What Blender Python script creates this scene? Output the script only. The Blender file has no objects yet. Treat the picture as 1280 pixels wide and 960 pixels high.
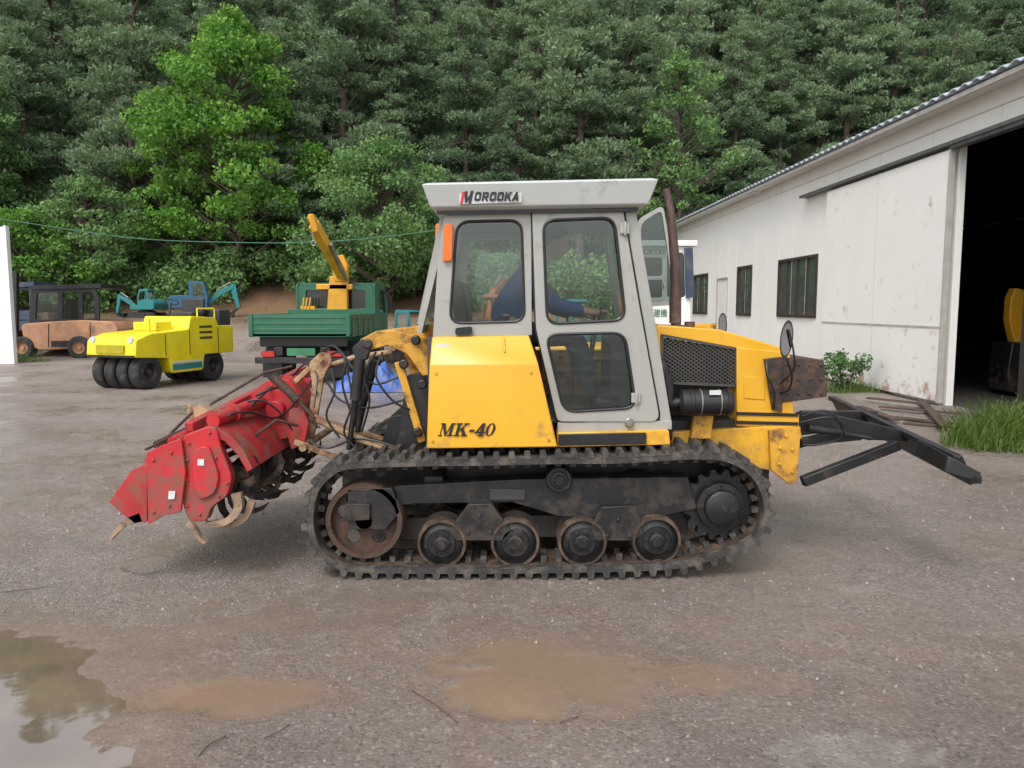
import bpy, bmesh, math, random
import numpy as np
from mathutils import Vector, Matrix, noise
random.seed(7); np.random.seed(7)
S=bpy.context.scene; COL=S.collection
TH=math.radians(5.71); F=960.0; H=1.65
CT,ST=math.cos(TH),math.sin(TH)
def ray(px,py):
    cx=(px-640)/F; cy=(480-py)/F
    return cx, CT+cy*ST, -ST+cy*CT
def P(px,py,Y):
    a,b,c=ray(px,py); s=Y/b
    return Vector((a*s,Y,H+c*s))
def G(px,py,z=0):
    a,b,c=ray(px,py); s=(z-H)/c
    return Vector((a*s,b*s,z))
def sm(a,b,x):
    t=np.clip((x-a)/(b-a),0,1); return t*t*(3-2*t)
def terr(x,y):
    sh=6*sm(2,6,x)*(1-sm(38,52,y)); yy=y-sh
    return sm(24,31,yy)*1.3+sm(31,36,yy)*1.6+np.maximum(yy-36,0)*0.60
def tz(x,y): return float(terr(np.array(float(x)),np.array(float(y))))
# ---------------------------------------------------------------- materials
MATS={}
def mat(name,col,rough=.5,metal=0.,var=.15,scale=4.,dirt=None,amt=.4,dscale=3.,bump=0.,bscale=60.,zd=None,spec=.5,coat=0.):
    if name in MATS: return MATS[name]
    m=bpy.data.materials.new(name); m.use_nodes=True; N=m.node_tree.nodes; L=m.node_tree.links
    b=N['Principled BSDF']; tc=N.new('ShaderNodeTexCoord')
    b.inputs['Metallic'].default_value=metal; b.inputs['Specular IOR Level'].default_value=spec
    b.inputs['Coat Weight'].default_value=coat; b.inputs['Coat Roughness'].default_value=.15
    n1=N.new('ShaderNodeTexNoise'); n1.inputs['Scale'].default_value=scale; n1.inputs['Detail'].default_value=6
    L.new(tc.outputs['Object'],n1.inputs['Vector'])
    mr=N.new('ShaderNodeMapRange'); mr.inputs[1].default_value=.3; mr.inputs[2].default_value=.7; mr.inputs[3].default_value=1-var; mr.inputs[4].default_value=1+var
    L.new(n1.outputs[0],mr.inputs[0])
    mx=N.new('ShaderNodeVectorMath'); mx.operation='SCALE'; mx.inputs[0].default_value=col[:3]; L.new(mr.outputs[0],mx.inputs['Scale'])
    out=mx.outputs[0]
    if dirt:
        n2=N.new('ShaderNodeTexNoise'); n2.inputs['Scale'].default_value=dscale; n2.inputs['Detail'].default_value=10; n2.inputs['Roughness'].default_value=.68
        L.new(tc.outputs['Object'],n2.inputs['Vector'])
        r2=N.new('ShaderNodeMapRange'); c=.72-.42*amt; r2.inputs[1].default_value=c-.03; r2.inputs[2].default_value=c+.12; r2.inputs[4].default_value=.9
        src=n2.outputs[0]
        if zd:
            g=N.new('ShaderNodeNewGeometry'); sx=N.new('ShaderNodeSeparateXYZ'); L.new(g.outputs['Position'],sx.inputs[0])
            r3=N.new('ShaderNodeMapRange'); r3.inputs[1].default_value=zd[0]; r3.inputs[2].default_value=zd[1]; r3.inputs[3].default_value=.22; r3.inputs[4].default_value=0
            L.new(sx.outputs[2],r3.inputs[0]); ad=N.new('ShaderNodeMath'); ad.operation='ADD'; L.new(n2.outputs[0],ad.inputs[0]); L.new(r3.outputs[0],ad.inputs[1]); src=ad.outputs[0]
        L.new(src,r2.inputs[0])
        mm=N.new('ShaderNodeMix'); mm.data_type='RGBA'; L.new(r2.outputs[0],mm.inputs[0]); L.new(out,mm.inputs[6]); mm.inputs[7].default_value=(*dirt,1); out=mm.outputs[2]
        rs=N.new('ShaderNodeMapRange'); rs.inputs[3].default_value=rough; rs.inputs[4].default_value=.85; L.new(r2.outputs[0],rs.inputs[0]); L.new(rs.outputs[0],b.inputs['Roughness'])
        mt=N.new('ShaderNodeMapRange'); mt.inputs[3].default_value=metal; mt.inputs[4].default_value=0; L.new(r2.outputs[0],mt.inputs[0]); L.new(mt.outputs[0],b.inputs['Metallic'])
    else: b.inputs['Roughness'].default_value=rough
    L.new(out,b.inputs['Base Color'])
    if bump:
        n3=N.new('ShaderNodeTexNoise'); n3.inputs['Scale'].default_value=bscale; n3.inputs['Detail'].default_value=5; L.new(tc.outputs['Object'],n3.inputs['Vector'])
        bp=N.new('ShaderNodeBump'); bp.inputs['Strength'].default_value=bump; bp.inputs['Distance'].default_value=.01; L.new(n3.outputs[0],bp.inputs['Height']); L.new(bp.outputs[0],b.inputs['Normal'])
    MATS[name]=m; return m
def glassmat(name,tint,op,rough=.0):
    m=bpy.data.materials.new(name); m.use_nodes=True; N=m.node_tree.nodes; L=m.node_tree.links; N.clear()
    o=N.new('ShaderNodeOutputMaterial'); t=N.new('ShaderNodeBsdfTransparent'); t.inputs[0].default_value=(*tint,1)
    g=N.new('ShaderNodeBsdfGlossy'); g.inputs['Roughness'].default_value=rough; g.inputs[0].default_value=(.9,.95,.95,1)
    lw=N.new('ShaderNodeLayerWeight'); lw.inputs[0].default_value=.35
    mr=N.new('ShaderNodeMapRange'); mr.inputs[3].default_value=op; mr.inputs[4].default_value=.5; L.new(lw.outputs['Fresnel'],mr.inputs[0]); mr.inputs[1].default_value=.05
    mx=N.new('ShaderNodeMixShader'); L.new(mr.outputs[0],mx.inputs[0]); L.new(t.outputs[0],mx.inputs[1]); L.new(g.outputs[0],mx.inputs[2]); L.new(mx.outputs[0],o.inputs[0])
    return m
RUST=(.13,.045,.018)
M_yel=mat('yellow_paint',(.68,.355,.016),.36,var=.07,scale=2,dirt=(.33,.175,.05),amt=.20,dscale=5,bump=.05,zd=(.6,1.05),coat=.2)
M_yelr=mat('worn_yellow_paint',(.56,.29,.025),.5,var=.15,scale=6,dirt=(.13,.06,.03),amt=.48,dscale=8,bump=.2)
M_beige=mat('rusty_beige_paint',(.38,.26,.14),.6,var=.2,scale=8,dirt=RUST,amt=.58,dscale=9,bump=.3)
M_sil=mat('silver_grey_paint',(.33,.33,.305),.42,metal=.1,var=.05,scale=3,dirt=(.22,.20,.165),amt=.3,dscale=5,bump=.03)
M_roof=mat('pale_grey_paint',(.50,.52,.51),.45,var=.05,scale=2,dirt=(.30,.29,.25),amt=.25,dscale=4,bump=.03)
M_blk=mat('black_steel',(.012,.012,.013),.42,var=.3,scale=8,dirt=(.05,.038,.03),amt=.3,dscale=8,bump=.15,zd=(0,.7))
M_blk2=mat('black_plastic',(.012,.012,.013),.38,var=.2,scale=6,dirt=(.05,.042,.033),amt=.2,dscale=9)
M_rub=mat('muddy_rubber',(.034,.033,.032),.62,var=.3,scale=14,dirt=(.125,.105,.085),amt=.52,dscale=11,bump=.5,bscale=90)
M_rim=mat('muddy_rim',(.045,.030,.021),.6,var=.3,scale=12,dirt=(.13,.082,.055),amt=.52,dscale=10,bump=.4)
M_wh=mat('black_roller_steel',(.011,.011,.012),.4,var=.3,scale=12,dirt=(.06,.045,.035),amt=.34,dscale=12,bump=.3)
M_rust=mat('rusty_steel',(.085,.042,.026),.65,var=.4,scale=12,dirt=(.03,.023,.02),amt=.58,dscale=12,bump=.5)
M_exh=mat('rusty_exhaust_pipe',(.10,.06,.05),.6,metal=.3,var=.3,scale=10,dirt=(.17,.12,.10),amt=.4,dscale=9,bump=.3)
M_red=mat('red_paint',(.43,.012,.018),.45,var=.15,scale=4,dirt=(.19,.07,.05),amt=.48,dscale=11,bump=.2,zd=(.2,.8),coat=.08)
M_redd=mat('dull_red_paint',(.34,.018,.020),.5,var=.18,scale=5,dirt=(.17,.08,.055),amt=.54,dscale=9,bump=.3)
M_stl=mat('worn_steel',(.30,.28,.25),.4,metal=.7,var=.2,scale=9,dirt=(.14,.09,.06),amt=.45,dscale=12)
M_tine=mat('muddy_tine_steel',(.028,.024,.022),.5,metal=.3,var=.3,scale=9,dirt=(.18,.12,.075),amt=.5,dscale=12,bump=.3)
M_tan=mat('earth_worn_tine',(.28,.185,.12),.6,var=.3,scale=9,dirt=(.09,.06,.04),amt=.42,dscale=12,bump=.3)
M_org=mat('orange_lens',(.75,.14,.008),.25,var=.05)
M_white=mat('white_paint',(.72,.72,.70),.5,var=.05,scale=2,dirt=(.40,.36,.30),amt=.25,dscale=3)
M_clad=mat('white_metal_cladding',(.80,.79,.755),.45,var=.03,scale=.6,dirt=(.50,.44,.36),amt=.12,dscale=1.6,zd=(-.3,.7))
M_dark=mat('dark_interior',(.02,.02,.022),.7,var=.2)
M_cabin=mat('grey_cab_lining',(.05,.05,.05),.7,var=.15)
M_tyre=mat('black_tyre_rubber',(.020,.020,.021),.75,var=.2,dirt=(.10,.085,.07),amt=.4,dscale=9,bump=.4)
M_lemon=mat('lemon_yellow_paint',(.76,.62,.012),.4,var=.08,dirt=(.35,.27,.07),amt=.25,dscale=5,coat=.15,bump=.04)
M_teal=mat('teal_paint',(.015,.19,.20),.5,var=.08,dirt=(.12,.12,.09),amt=.4)
M_blue=mat('blue_paint',(.012,.10,.20),.5,var=.1,dirt=(.12,.11,.09),amt=.4)
M_green=mat('dark_green_paint',(.010,.11,.055),.42,var=.1,dirt=(.08,.09,.06),amt=.35,dscale=4,coat=.2)
M_crane=mat('crane_yellow_paint',(.62,.31,.018),.45,var=.1,dirt=(.25,.15,.06),amt=.3)
M_peach=mat('faded_orange_paint',(.42,.22,.12),.6,var=.12,dirt=(.20,.13,.09),amt=.4)
M_navy=mat('dull_navy_paint',(.03,.05,.09),.6,var=.12,dirt=(.12,.10,.09),amt=.4)
M_orange=mat('orange_paint',(.33,.08,.015),.55,var=.15,dirt=(.14,.08,.05),amt=.45)
M_brown=mat('brown_window_frame',(.045,.03,.024),.5,var=.1)
M_pane=mat('dark_window_pane',(.06,.07,.07),.06,var=.3,scale=2,spec=1.)
M_dpane=mat('black_window_pane',(.015,.018,.018),.08,var=.3,scale=2,spec=.8)
M_wood=mat('weathered_wood',(.09,.058,.042),.8,var=.35,scale=9,dirt=(.05,.035,.03),amt=.5,bump=.4)
M_bark=mat('pine_bark',(.09,.065,.052),.9,var=.4,scale=6,bump=.5,bscale=20)
M_skin=mat('skin',(.40,.23,.16),.5,var=.06)
M_hair=mat('black_hair',(.008,.007,.007),.7,var=.2,bump=.6,bscale=150,spec=.2)
M_coat=mat('blue_work_jacket',(.020,.062,.21),.85,var=.3,scale=9,bump=.6,bscale=22)
M_trou=mat('dark_work_trousers',(.02,.022,.032),.9,var=.2,scale=9,bump=.4,bscale=25)
M_tarp=mat('blue_tarp_sheet',(.03,.095,.36),.45,var=.25,scale=5,dirt=(.15,.16,.20),amt=.4)
M_glass=glassmat('cab_glass',(.82,.87,.85),.05)
M_conc=mat('concrete_floor',(.07,.065,.06),.6,var=.2,scale=2,bump=.2)
M_txt=mat('black_lettering',(.010,.010,.010),.5,var=.05)
M_txtr=mat('red_lettering',(.55,.01,.02),.5,var=.05)
M_label=mat('white_sticker',(.55,.56,.55),.4,var=.15,scale=60)
M_seat=mat('black_vinyl',(.03,.03,.032),.5,var=.2)
M_seam=mat('grey_seam',(.60,.60,.57),.6,var=.1)
M_trim=mat('grey_metal_trim',(.42,.40,.37),.5,var=.15)
M_cor=mat('blue_grey_roof_sheet',(.38,.44,.49),.5,var=.12,scale=1.5,dirt=(.25,.22,.2),amt=.3,dscale=2)
# ---------------------------------------------------------------- mesh builder
ORG={}
class MB:
    def __init__(s): s.v=[]; s.f=[]
    def add(s,vs,fs):
        n=len(s.v); s.v+= [Vector(v) for v in vs]; s.f+=[tuple(i+n for i in f) for f in fs]; return s
    def obox(s,c,ax,ay,az):
        c=Vector(c); vs=[c+a*Vector(ax)+b*Vector(ay)+d*Vector(az) for a in(-1,1) for b in(-1,1) for d in(-1,1)]
        return s.add(vs,[(0,1,3,2),(4,6,7,5),(0,4,5,1),(2,3,7,6),(0,2,6,4),(1,5,7,3)])
    def box(s,x0,x1,y0,y1,z0,z1):
        return s.obox(((x0+x1)/2,(y0+y1)/2,(z0+z1)/2),((x1-x0)/2,0,0),(0,(y1-y0)/2,0),(0,0,(z1-z0)/2))
    def bar(s,a,b,w,h,up=(0,0,1)):
        a=Vector(a);b=Vector(b);d=(b-a)/2; u=Vector(up)
        side=d.cross(u)
        if side.length<1e-6: side=d.cross(Vector((0,1,0)))
        side.normalize(); u=side.cross(d).normalized()
        return s.obox((a+b)/2,d,side*w/2,u*h/2)
    def xz(s,pts,y0,y1):
        n=len(pts); vs=[(p[0],y0,p[1]) for p in pts]+[(p[0],y1,p[1]) for p in pts]
        fs=[tuple(range(n)),tuple(range(2*n-1,n-1,-1))]+[(i,(i+1)%n,n+(i+1)%n,n+i) for i in range(n)]
        return s.add(vs,fs)
    def pr(s,pp,Y0,Y1):
        q=[P(a,b,Y0) for a,b in pp]; return s.xz([(p.x,p.z) for p in q],Y0,Y1)
    def tube(s,pts,r,n=10,cap=True):
        pts=[Vector(p) for p in pts]; k=len(pts); rs=r if isinstance(r,(list,tuple)) else [r]*k
        vs=[];fs=[]; pu=None
        for i,p in enumerate(pts):
            d=(pts[min(i+1,k-1)]-pts[max(i-1,0)]).normalized()
            if pu is None: pu=d.orthogonal().normalized()
            pu=(pu-d*pu.dot(d)); pu=pu.normalized() if pu.length>1e-6 else d.orthogonal().normalized()
            w=d.cross(pu)
            for j in range(n):
                a=2*math.pi*j/n; vs.append(p+(pu*math.cos(a)+w*math.sin(a))*rs[i])
        for i in range(k-1):
            for j in range(n): fs.append((i*n+j,i*n+(j+1)%n,(i+1)*n+(j+1)%n,(i+1)*n+j))
        if cap: fs+= [tuple(range(n-1,-1,-1)),tuple(range((k-1)*n,k*n))]
        return s.add(vs,fs)
    def spl(s,pts,r,n=8,st=6):
        return s.tube(catmull([Vector(p) for p in pts],st),r,n)
    def ring(s,pts,r,n=6):
        pts=[Vector(p) for p in pts];k=len(pts);vs=[];fs=[]
        nrm=Vector((0,0,0)); c0=sum(pts,Vector())/k
        for i in range(k): nrm+=(pts[i]-c0).cross(pts[(i+1)%k]-c0)
        nrm.normalize()
        for i in range(k):
            d=(pts[(i+1)%k]-pts[i-1]).normalized(); w=d.cross(nrm).normalized()
            for j in range(n):
                a=2*math.pi*j/n; vs.append(pts[i]+(nrm*math.cos(a)+w*math.sin(a))*r)
        for i in range(k):
            for j in range(n): fs.append((i*n+j,i*n+(j+1)%n,((i+1)%k)*n+(j+1)%n,((i+1)%k)*n+j))
        return s.add(vs,fs)
    def lathe(s,prof,c,axis=(0,1,0),n=32):
        c=Vector(c);ax=Vector(axis).normalized();u=ax.orthogonal().normalized();w=ax.cross(u);k=len(prof);vs=[];fs=[]
        closed=prof[0]==prof[-1]
        for r,h in prof:
            for j in range(n):
                a=2*math.pi*j/n; vs.append(c+ax*h+(u*math.cos(a)+w*math.sin(a))*max(r,1e-4))
        for i in range(k-1):
            for j in range(n): fs.append((i*n+j,i*n+(j+1)%n,(i+1)*n+(j+1)%n,(i+1)*n+j))
        if not closed: fs+= [tuple(range(n)),tuple(range((k-1)*n,k*n))]
        return s.add(vs,fs)
    def panel(s,outer,holes,w0,w1,mp=None):
        mp=mp or (lambda u,v,w:(u,w,v))
        cu=bpy.data.curves.new('tmp','CURVE'); cu.dimensions='2D'; cu.fill_mode='BOTH'; cu.extrude=(w1-w0)/2
        for lp in [outer]+holes:
            sp=cu.splines.new('POLY'); sp.points.add(len(lp)-1)
            for i,p in enumerate(lp): sp.points[i].co=(p[0],p[1],0,1)
            sp.use_cyclic_u=True
        ob=bpy.data.objects.new('tmp',cu); COL.objects.link(ob)
        dg=bpy.context.evaluated_depsgraph_get(); me=bpy.data.meshes.new_from_object(ob.evaluated_get(dg))
        vs=[mp(v.co.x,v.co.y,v.co.z+(w0+w1)/2) for v in me.vertices]; fs=[tuple(p.vertices) for p in me.polygons]
        bpy.data.objects.remove(ob); bpy.data.curves.remove(cu); bpy.data.meshes.remove(me)
        return s.add(vs,fs)
    def ppanel(s,outer,holes,Y0,Y1):
        f=lambda lp:[(P(a,b,Y0).x,P(a,b,Y0).z) for a,b in lp]
        return s.panel(f(outer),[f(h) for h in holes],Y0,Y1)
    def build(s,name,m,parent=None,bev=0,ang=38,label=None):
        me=bpy.data.meshes.new(name); off=ORG.get(parent.name,Vector((0,0,0))) if parent else Vector((0,0,0))
        me.from_pydata([v-off for v in s.v],[],s.f); me.materials.append(m)
        bm=bmesh.new(); bm.from_mesh(me); bmesh.ops.remove_doubles(bm,verts=bm.verts,dist=1e-5); bmesh.ops.recalc_face_normals(bm,faces=bm.faces); bm.to_mesh(me); bm.free()
        me.polygons.foreach_set('use_smooth',[True]*len(me.polygons)); me.set_sharp_from_angle(angle=math.radians(ang))
        o=bpy.data.objects.new(name,me); COL.objects.link(o)
        if parent: o.parent=parent
        ORG[o.name]=off
        if bev:
            b=o.modifiers.new('bevel','BEVEL'); b.width=bev; b.segments=2; b.limit_method='ANGLE'; b.angle_limit=math.radians(35)
        if label: o['label']=label
        return o
def catmull(p,st,closed=False):
    out=[];k=len(p)
    for i in range(k if closed else k-1):
        if closed: a,b,c,d=p[i-1],p[i],p[(i+1)%k],p[(i+2)%k]
        else: a,b,c,d=p[max(i-1,0)],p[i],p[i+1],p[min(i+2,k-1)]
        for j in range(st):
            t=j/st; out.append(.5*((2*b)+(c-a)*t+(2*a-5*b+4*c-d)*t*t+(3*b-a-3*c+d)*t**3))
    if not closed: out.append(p[-1])
    return out
def rp(pts,r,n=4):
    out=[];k=len(pts)
    for i in range(k):
        a=Vector(pts[i-1]);b=Vector(pts[i]);c=Vector(pts[(i+1)%k])
        ra=min(r,(a-b).length*.45); rc=min(r,(c-b).length*.45)
        s=b+(a-b).normalized()*ra; e=b+(c-b).normalized()*rc
        for j in range(n+1):
            t=j/n; q=s*(1-t)**2+b*2*t*(1-t)+e*t*t; out.append((q.x,q.y))
    return out
def tag(o,label,cat,group=None,kind=None):
    o['label']=label; o['category']=cat
    if group:o['group']=group
    if kind:o['kind']=kind
    return o
def thing(name,loc,label,cat,group=None,world=True,rz=0,scale=1):
    o=bpy.data.objects.new(name,None); COL.objects.link(o); o.location=loc; o.rotation_euler=(0,0,rz); o.scale=(scale,)*3
    o.empty_display_size=.2
    ORG[o.name]=Vector(loc) if world else Vector((0,0,0)); tag(o,label,cat,group); return o
def text(s,px0,px1,py0,py1,Y,m,parent,shear=0,name='lettering',bold=.0):
    cu=bpy.data.curves.new('t','FONT'); cu.body=s; cu.size=1; cu.shear=shear; cu.extrude=.01; cu.offset=bold
    ob=bpy.data.objects.new('t',cu); COL.objects.link(ob); dg=bpy.context.evaluated_depsgraph_get()
    me=bpy.data.meshes.new_from_object(ob.evaluated_get(dg)); vs=[v.co.copy() for v in me.vertices]; fs=[tuple(p.vertices) for p in me.polygons]
    bpy.data.objects.remove(ob); bpy.data.meshes.remove(me)
    if not vs: return
    x0=min(v.x for v in vs);x1=max(v.x for v in vs);y0=min(v.y for v in vs);y1=max(v.y for v in vs)
    a=P(px0,py1,Y);b=P(px1,py0,Y)
    b_=MB(); b_.add([(a.x+(v.x-x0)/(x1-x0)*(b.x-a.x),Y+(v.z)*.15,a.z+(v.y-y0)/(y1-y0)*(b.z-a.z)) for v in vs],fs)
    return b_.build(name,m,parent)
# ---------------------------------------------------------------- camera, light, world
cam=bpy.data.cameras.new('camera'); co=bpy.data.objects.new('camera',cam); COL.objects.link(co)
co.location=(0,0,H); co.rotation_euler=(math.pi/2-TH,0,0); cam.sensor_width=36; cam.lens=27; cam.clip_end=600; S.camera=co
S.view_settings.view_transform='Standard'; S.view_settings.look='None'; S.view_settings.exposure=0
w=bpy.data.worlds.new('World'); S.world=w; w.use_nodes=True; N=w.node_tree.nodes; L=w.node_tree.links
sky=N.new('ShaderNodeTexSky'); sky.sky_type='NISHITA'; sky.sun_disc=False; sky.sun_elevation=math.radians(52); sky.sun_rotation=math.radians(205); sky.air_density=1; sky.dust_density=3
hs=N.new('ShaderNodeHueSaturation'); hs.inputs['Saturation'].default_value=.25; hs.inputs['Value'].default_value=1.8
L.new(sky.outputs[0],hs.inputs['Color']); L.new(hs.outputs[0],N['Background'].inputs[0]); N['Background'].inputs[1].default_value=.15
sl=bpy.data.lights.new('sun','SUN'); sl.energy=1.5; sl.angle=math.radians(18); sl.color=(1,.96,.90); so=bpy.data.objects.new('sun',sl); COL.objects.link(so)
az=math.radians(205); el=math.radians(52)
d=Vector((math.sin(az)*math.cos(el),math.cos(az)*math.cos(el),math.sin(el))); so.rotation_euler=d.to_track_quat('Z','Y').to_euler(); so.location=d*30
# ---------------------------------------------------------------- ground
def axis(c0,c1,st,lo,hi,gr):
    a=list(np.arange(c0,c1,st)); s=st;x=a[-1]
    while x<hi: s*=gr; x+=s; a.append(x)
    s=st;x=a[0];b=[]
    while x>lo: s*=gr; x-=s; b.append(x)
    return np.array(b[::-1]+a)
xs=axis(-4.2,4.6,.028,-150,150,1.06); ys=axis(1.9,6.4,.028,-40,37,1.045)
X,Y=np.meshgrid(xs,ys)
poly=np.array([(-6,4.1),(-2.6,3.83),(-2.30,3.74),(-1.95,3.50),(-1.70,3.34),(-1.50,3.22),(-1.44,3.08),(-1.46,2.92),(-1.40,2.72),(-1.25,2.3),(-1.3,1.4),(-6,1.2)])
def psd(X,Y,poly):
    dmin=np.full(X.shape,1e9); ins=np.zeros(X.shape,bool)
    for i in range(len(poly)):
        a=poly[i-1];b=poly[i];e=b-a; t=np.clip(((X-a[0])*e[0]+(Y-a[1])*e[1])/(e@e),0,1)
        dmin=np.minimum(dmin,np.hypot(X-a[0]-t*e[0],Y-a[1]-t*e[1]))
        c=((a[1]>Y)!=(b[1]>Y)); xx=a[0]+(Y-a[1])/(b[1]-a[1]+1e-12)*(b[0]-a[0]); ins^=(c&(X<xx))
    return np.where(ins,-dmin,dmin)
def nz(X,Y,s,seed=0):
    return np.array([noise.noise((x*s,y*s,seed)) for x,y in zip(X.ravel(),Y.ravel())]).reshape(X.shape)
n1=nz(X,Y,.9,1); n2=nz(X,Y,3.5,2); n3=nz(X,Y,13,3); n0=nz(X,Y*2.2,.35,7); n4=nz(X,Y,32,4)
near=1-sm(8,16,np.hypot(X,Y))
Z=terr(X,Y)+ n1*.012+ (n2*.007+n3*.004+n4*.0022)*near
sd=psd(X,Y,poly)+n2*.12+n3*.04
Z+= -.032*(1-sm(-.35,.14,sd))
lobe=np.hypot((X+1.15)/.42,(Y-3.12)/.16)-1+n2*.5+n3*.3
el2=np.hypot((X-.12)/.48,(Y-3.32)/.34)-1+n2*.7+n3*.4
el3=np.hypot((X-.80)/.34,(Y-3.28)/.16)-1+n2*.7+n3*.3
for (A_,B_,w_,dp) in ((.25,-3.95,.14,.008),(.12,-7.9,.22,.014),(.10,-9.0,.2,.012),(-.30,-4.25,.10,.006),(-.22,-11.5,.3,.015)):
    Z-=np.exp(-((X*A_+Y+B_+n1*.3)/w_)**2)*dp*(.6+n2)
rut2=np.exp(-((X*.12+Y-7.9+n1*.4)/.22)**2)*(1-sm(6,9,np.abs(X)))+np.exp(-((X*.10+Y-9.0+n1*.3)/.2)**2)*(1-sm(6,9,np.abs(X)))
und=(1-sm(1.9,2.6,np.abs(X)))*(1-sm(1.1,1.7,np.abs(Y-5.37))); Z=Z*(1-und*.8)
flat=np.maximum(1-sm(-.3,.3,el2),1-sm(-.3,.3,lobe)); Z=Z*(1-flat*.7)-flat*.004
wet=.40+.7*n1+.6*n2+.9*n0
wet=np.maximum(wet*.85, 1-sm(-.05,.55,sd)); wet=np.maximum(wet,(1-sm(-.3,.5,el2))*1.); wet=np.maximum(wet,(1-sm(-.3,.5,lobe))*1.); wet=np.maximum(wet,(1-sm(-.4,.6,el3))*.85); wet=np.maximum(wet,rut2*.75)
band=np.exp(-((Y-3.7)/.95)**2)*(1-sm(1.4,3.0,np.abs(X+.1)))*.75*(.8+n2); wet=np.clip(np.maximum(wet,band),0,1)
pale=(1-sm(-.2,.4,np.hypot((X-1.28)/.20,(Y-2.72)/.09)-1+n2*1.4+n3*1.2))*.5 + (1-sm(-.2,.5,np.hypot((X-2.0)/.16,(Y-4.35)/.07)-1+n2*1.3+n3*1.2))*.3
bwn=np.maximum(np.maximum(1-sm(-.3,.6,el2),1-sm(-.3,.5,lobe)),(1-sm(-.3,.5,el3)))*.9+ (1-sm(-.2,.5,sd))*.7+band*.35
film=np.maximum(1-sm(-.25,.12,el2),np.maximum(1-sm(-.25,.12,lobe),(1-sm(-.3,.05,el3))*.7))
soil=sm(.5,1.5,Z)*(1-sm(6,10,X))
def fastfill(me,V,Q):
    k=Q.shape[1]; me.vertices.add(len(V)); me.vertices.foreach_set('co',V.astype(np.float32).ravel())
    me.loops.add(Q.size); me.loops.foreach_set('vertex_index',Q.astype(np.int32).ravel())
    me.polygons.add(len(Q)); me.polygons.foreach_set('loop_start',np.arange(0,Q.size,k,dtype=np.int32))
    me.update(calc_edges=True)
def grid_mesh(name,X,Y,Z,m,attrs):
    ny,nx=X.shape; me=bpy.data.meshes.new(name); V=np.stack([X,Y,Z],-1).reshape(-1,3)
    i=np.arange(ny*nx).reshape(ny,nx); Q=np.stack([i[:-1,:-1],i[:-1,1:],i[1:,1:],i[1:,:-1]],-1).reshape(-1,4)
    fastfill(me,V,Q); me.materials.append(m)
    for k,a in attrs.items():
        at=me.attributes.new(k,'FLOAT','POINT'); at.data.foreach_set('value',np.clip(a,0,1).ravel().astype(np.float32))
    me.polygons.foreach_set('use_smooth',np.ones(len(Q),bool))
    o=bpy.data.objects.new(name,me); COL.objects.link(o); return o
gm=bpy.data.materials.new('wet_compacted_dirt'); gm.use_nodes=True; N=gm.node_tree.nodes; L=gm.node_tree.links; b=N['Principled BSDF']
tc=N.new('ShaderNodeNewGeometry')
def nn(scale,det=8,ro=.6,typ='ShaderNodeTexNoise'):
    n=N.new(typ); n.inputs['Scale'].default_value=scale
    if typ=='ShaderNodeTexNoise': n.inputs['Detail'].default_value=det; n.inputs['Roughness'].default_value=ro
    L.new(tc.outputs['Position'],n.inputs['Vector']); return n
def ramp(src,stops):
    r=N.new('ShaderNodeValToRGB'); L.new(src,r.inputs[0]); e=r.color_ramp.elements
    while len(e)<len(stops): e.new(.5)
    for i,(p,c) in enumerate(stops): e[i].position=p; e[i].color=(*c,1)
    return r.outputs[0]
def mixc(f,a,b_,mode='MIX'):
    m=N.new('ShaderNodeMix'); m.data_type='RGBA'; m.blend_type=mode
    if isinstance(f,float): m.inputs[0].default_value=f
    else: L.new(f,m.inputs[0])
    for k,v in ((6,a),(7,b_)):
        if isinstance(v,tuple): m.inputs[k].default_value=(*v,1)
        else: L.new(v,m.inputs[k])
    return m.outputs[2]
def attr(n):
    a=N.new('ShaderNodeAttribute'); a.attribute_name=n; return a.outputs['Fac']
def math_(op,a,b_):
    m=N.new('ShaderNodeMath'); m.operation=op
    for i,v in enumerate((a,b_)):
        if isinstance(v,(float,int)): m.inputs[i].default_value=v
        else: L.new(v,m.inputs[i])
    return m.outputs[0]
big=nn(.55,6); mid=nn(6,12,.78); fine=nn(60,8,.8); vor=nn(75,typ='ShaderNodeTexVoronoi'); sp2=nn(34,8,.88)
base=ramp(mid.outputs[0],[(.30,(.150,.120,.104)),(.5,(.250,.208,.184)),(.70,(.36,.312,.282))])
base=mixc(.5,base,ramp(big.outputs[0],[(.35,(.20,.162,.140)),(.65,(.345,.298,.270))]))
sv=N.new('ShaderNodeSeparateColor'); L.new(vor.outputs['Color'],sv.inputs[0])
stone=ramp(sv.outputs[0],[(.0,(.45,.43,.42)),(.22,(1,1,1)),(.80,(1,1,1)),(1,(1.9,1.85,1.8))])
base=mixc(.7,base,stone,'MULTIPLY')
base=mixc(.75,base,ramp(sp2.outputs[0],[(.36,(.60,.58,.565)),(.62,(1.22,1.22,1.22))]),'MULTIPLY')
base=mixc(attr('soil'),base,mixc(mid.outputs[0],(.12,.065,.035),(.34,.20,.11)))
wt=attr('wet'); wn=math_('ADD',wt,math_('MULTIPLY',math_('SUBTRACT',mid.outputs[0],.5),-1.8))
wr=N.new('ShaderNodeMapRange'); wr.inputs[1].default_value=.2; wr.inputs[2].default_value=.8; L.new(wn,wr.inputs[0]); WET=wr.outputs[0]
base=mixc(math_('MULTIPLY',WET,.48),base,(.125,.098,.080))
base=mixc(math_('MULTIPLY',attr('brown'),.5),base,(.20,.138,.092))
FILM=attr('film')
base=mixc(math_('MULTIPLY',FILM,.55),base,(.20,.145,.100))
base=mixc(math_('MULTIPLY',attr('pale'),math_('MULTIPLY',mid.outputs[0],.9)),base,(.55,.53,.50))
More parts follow.
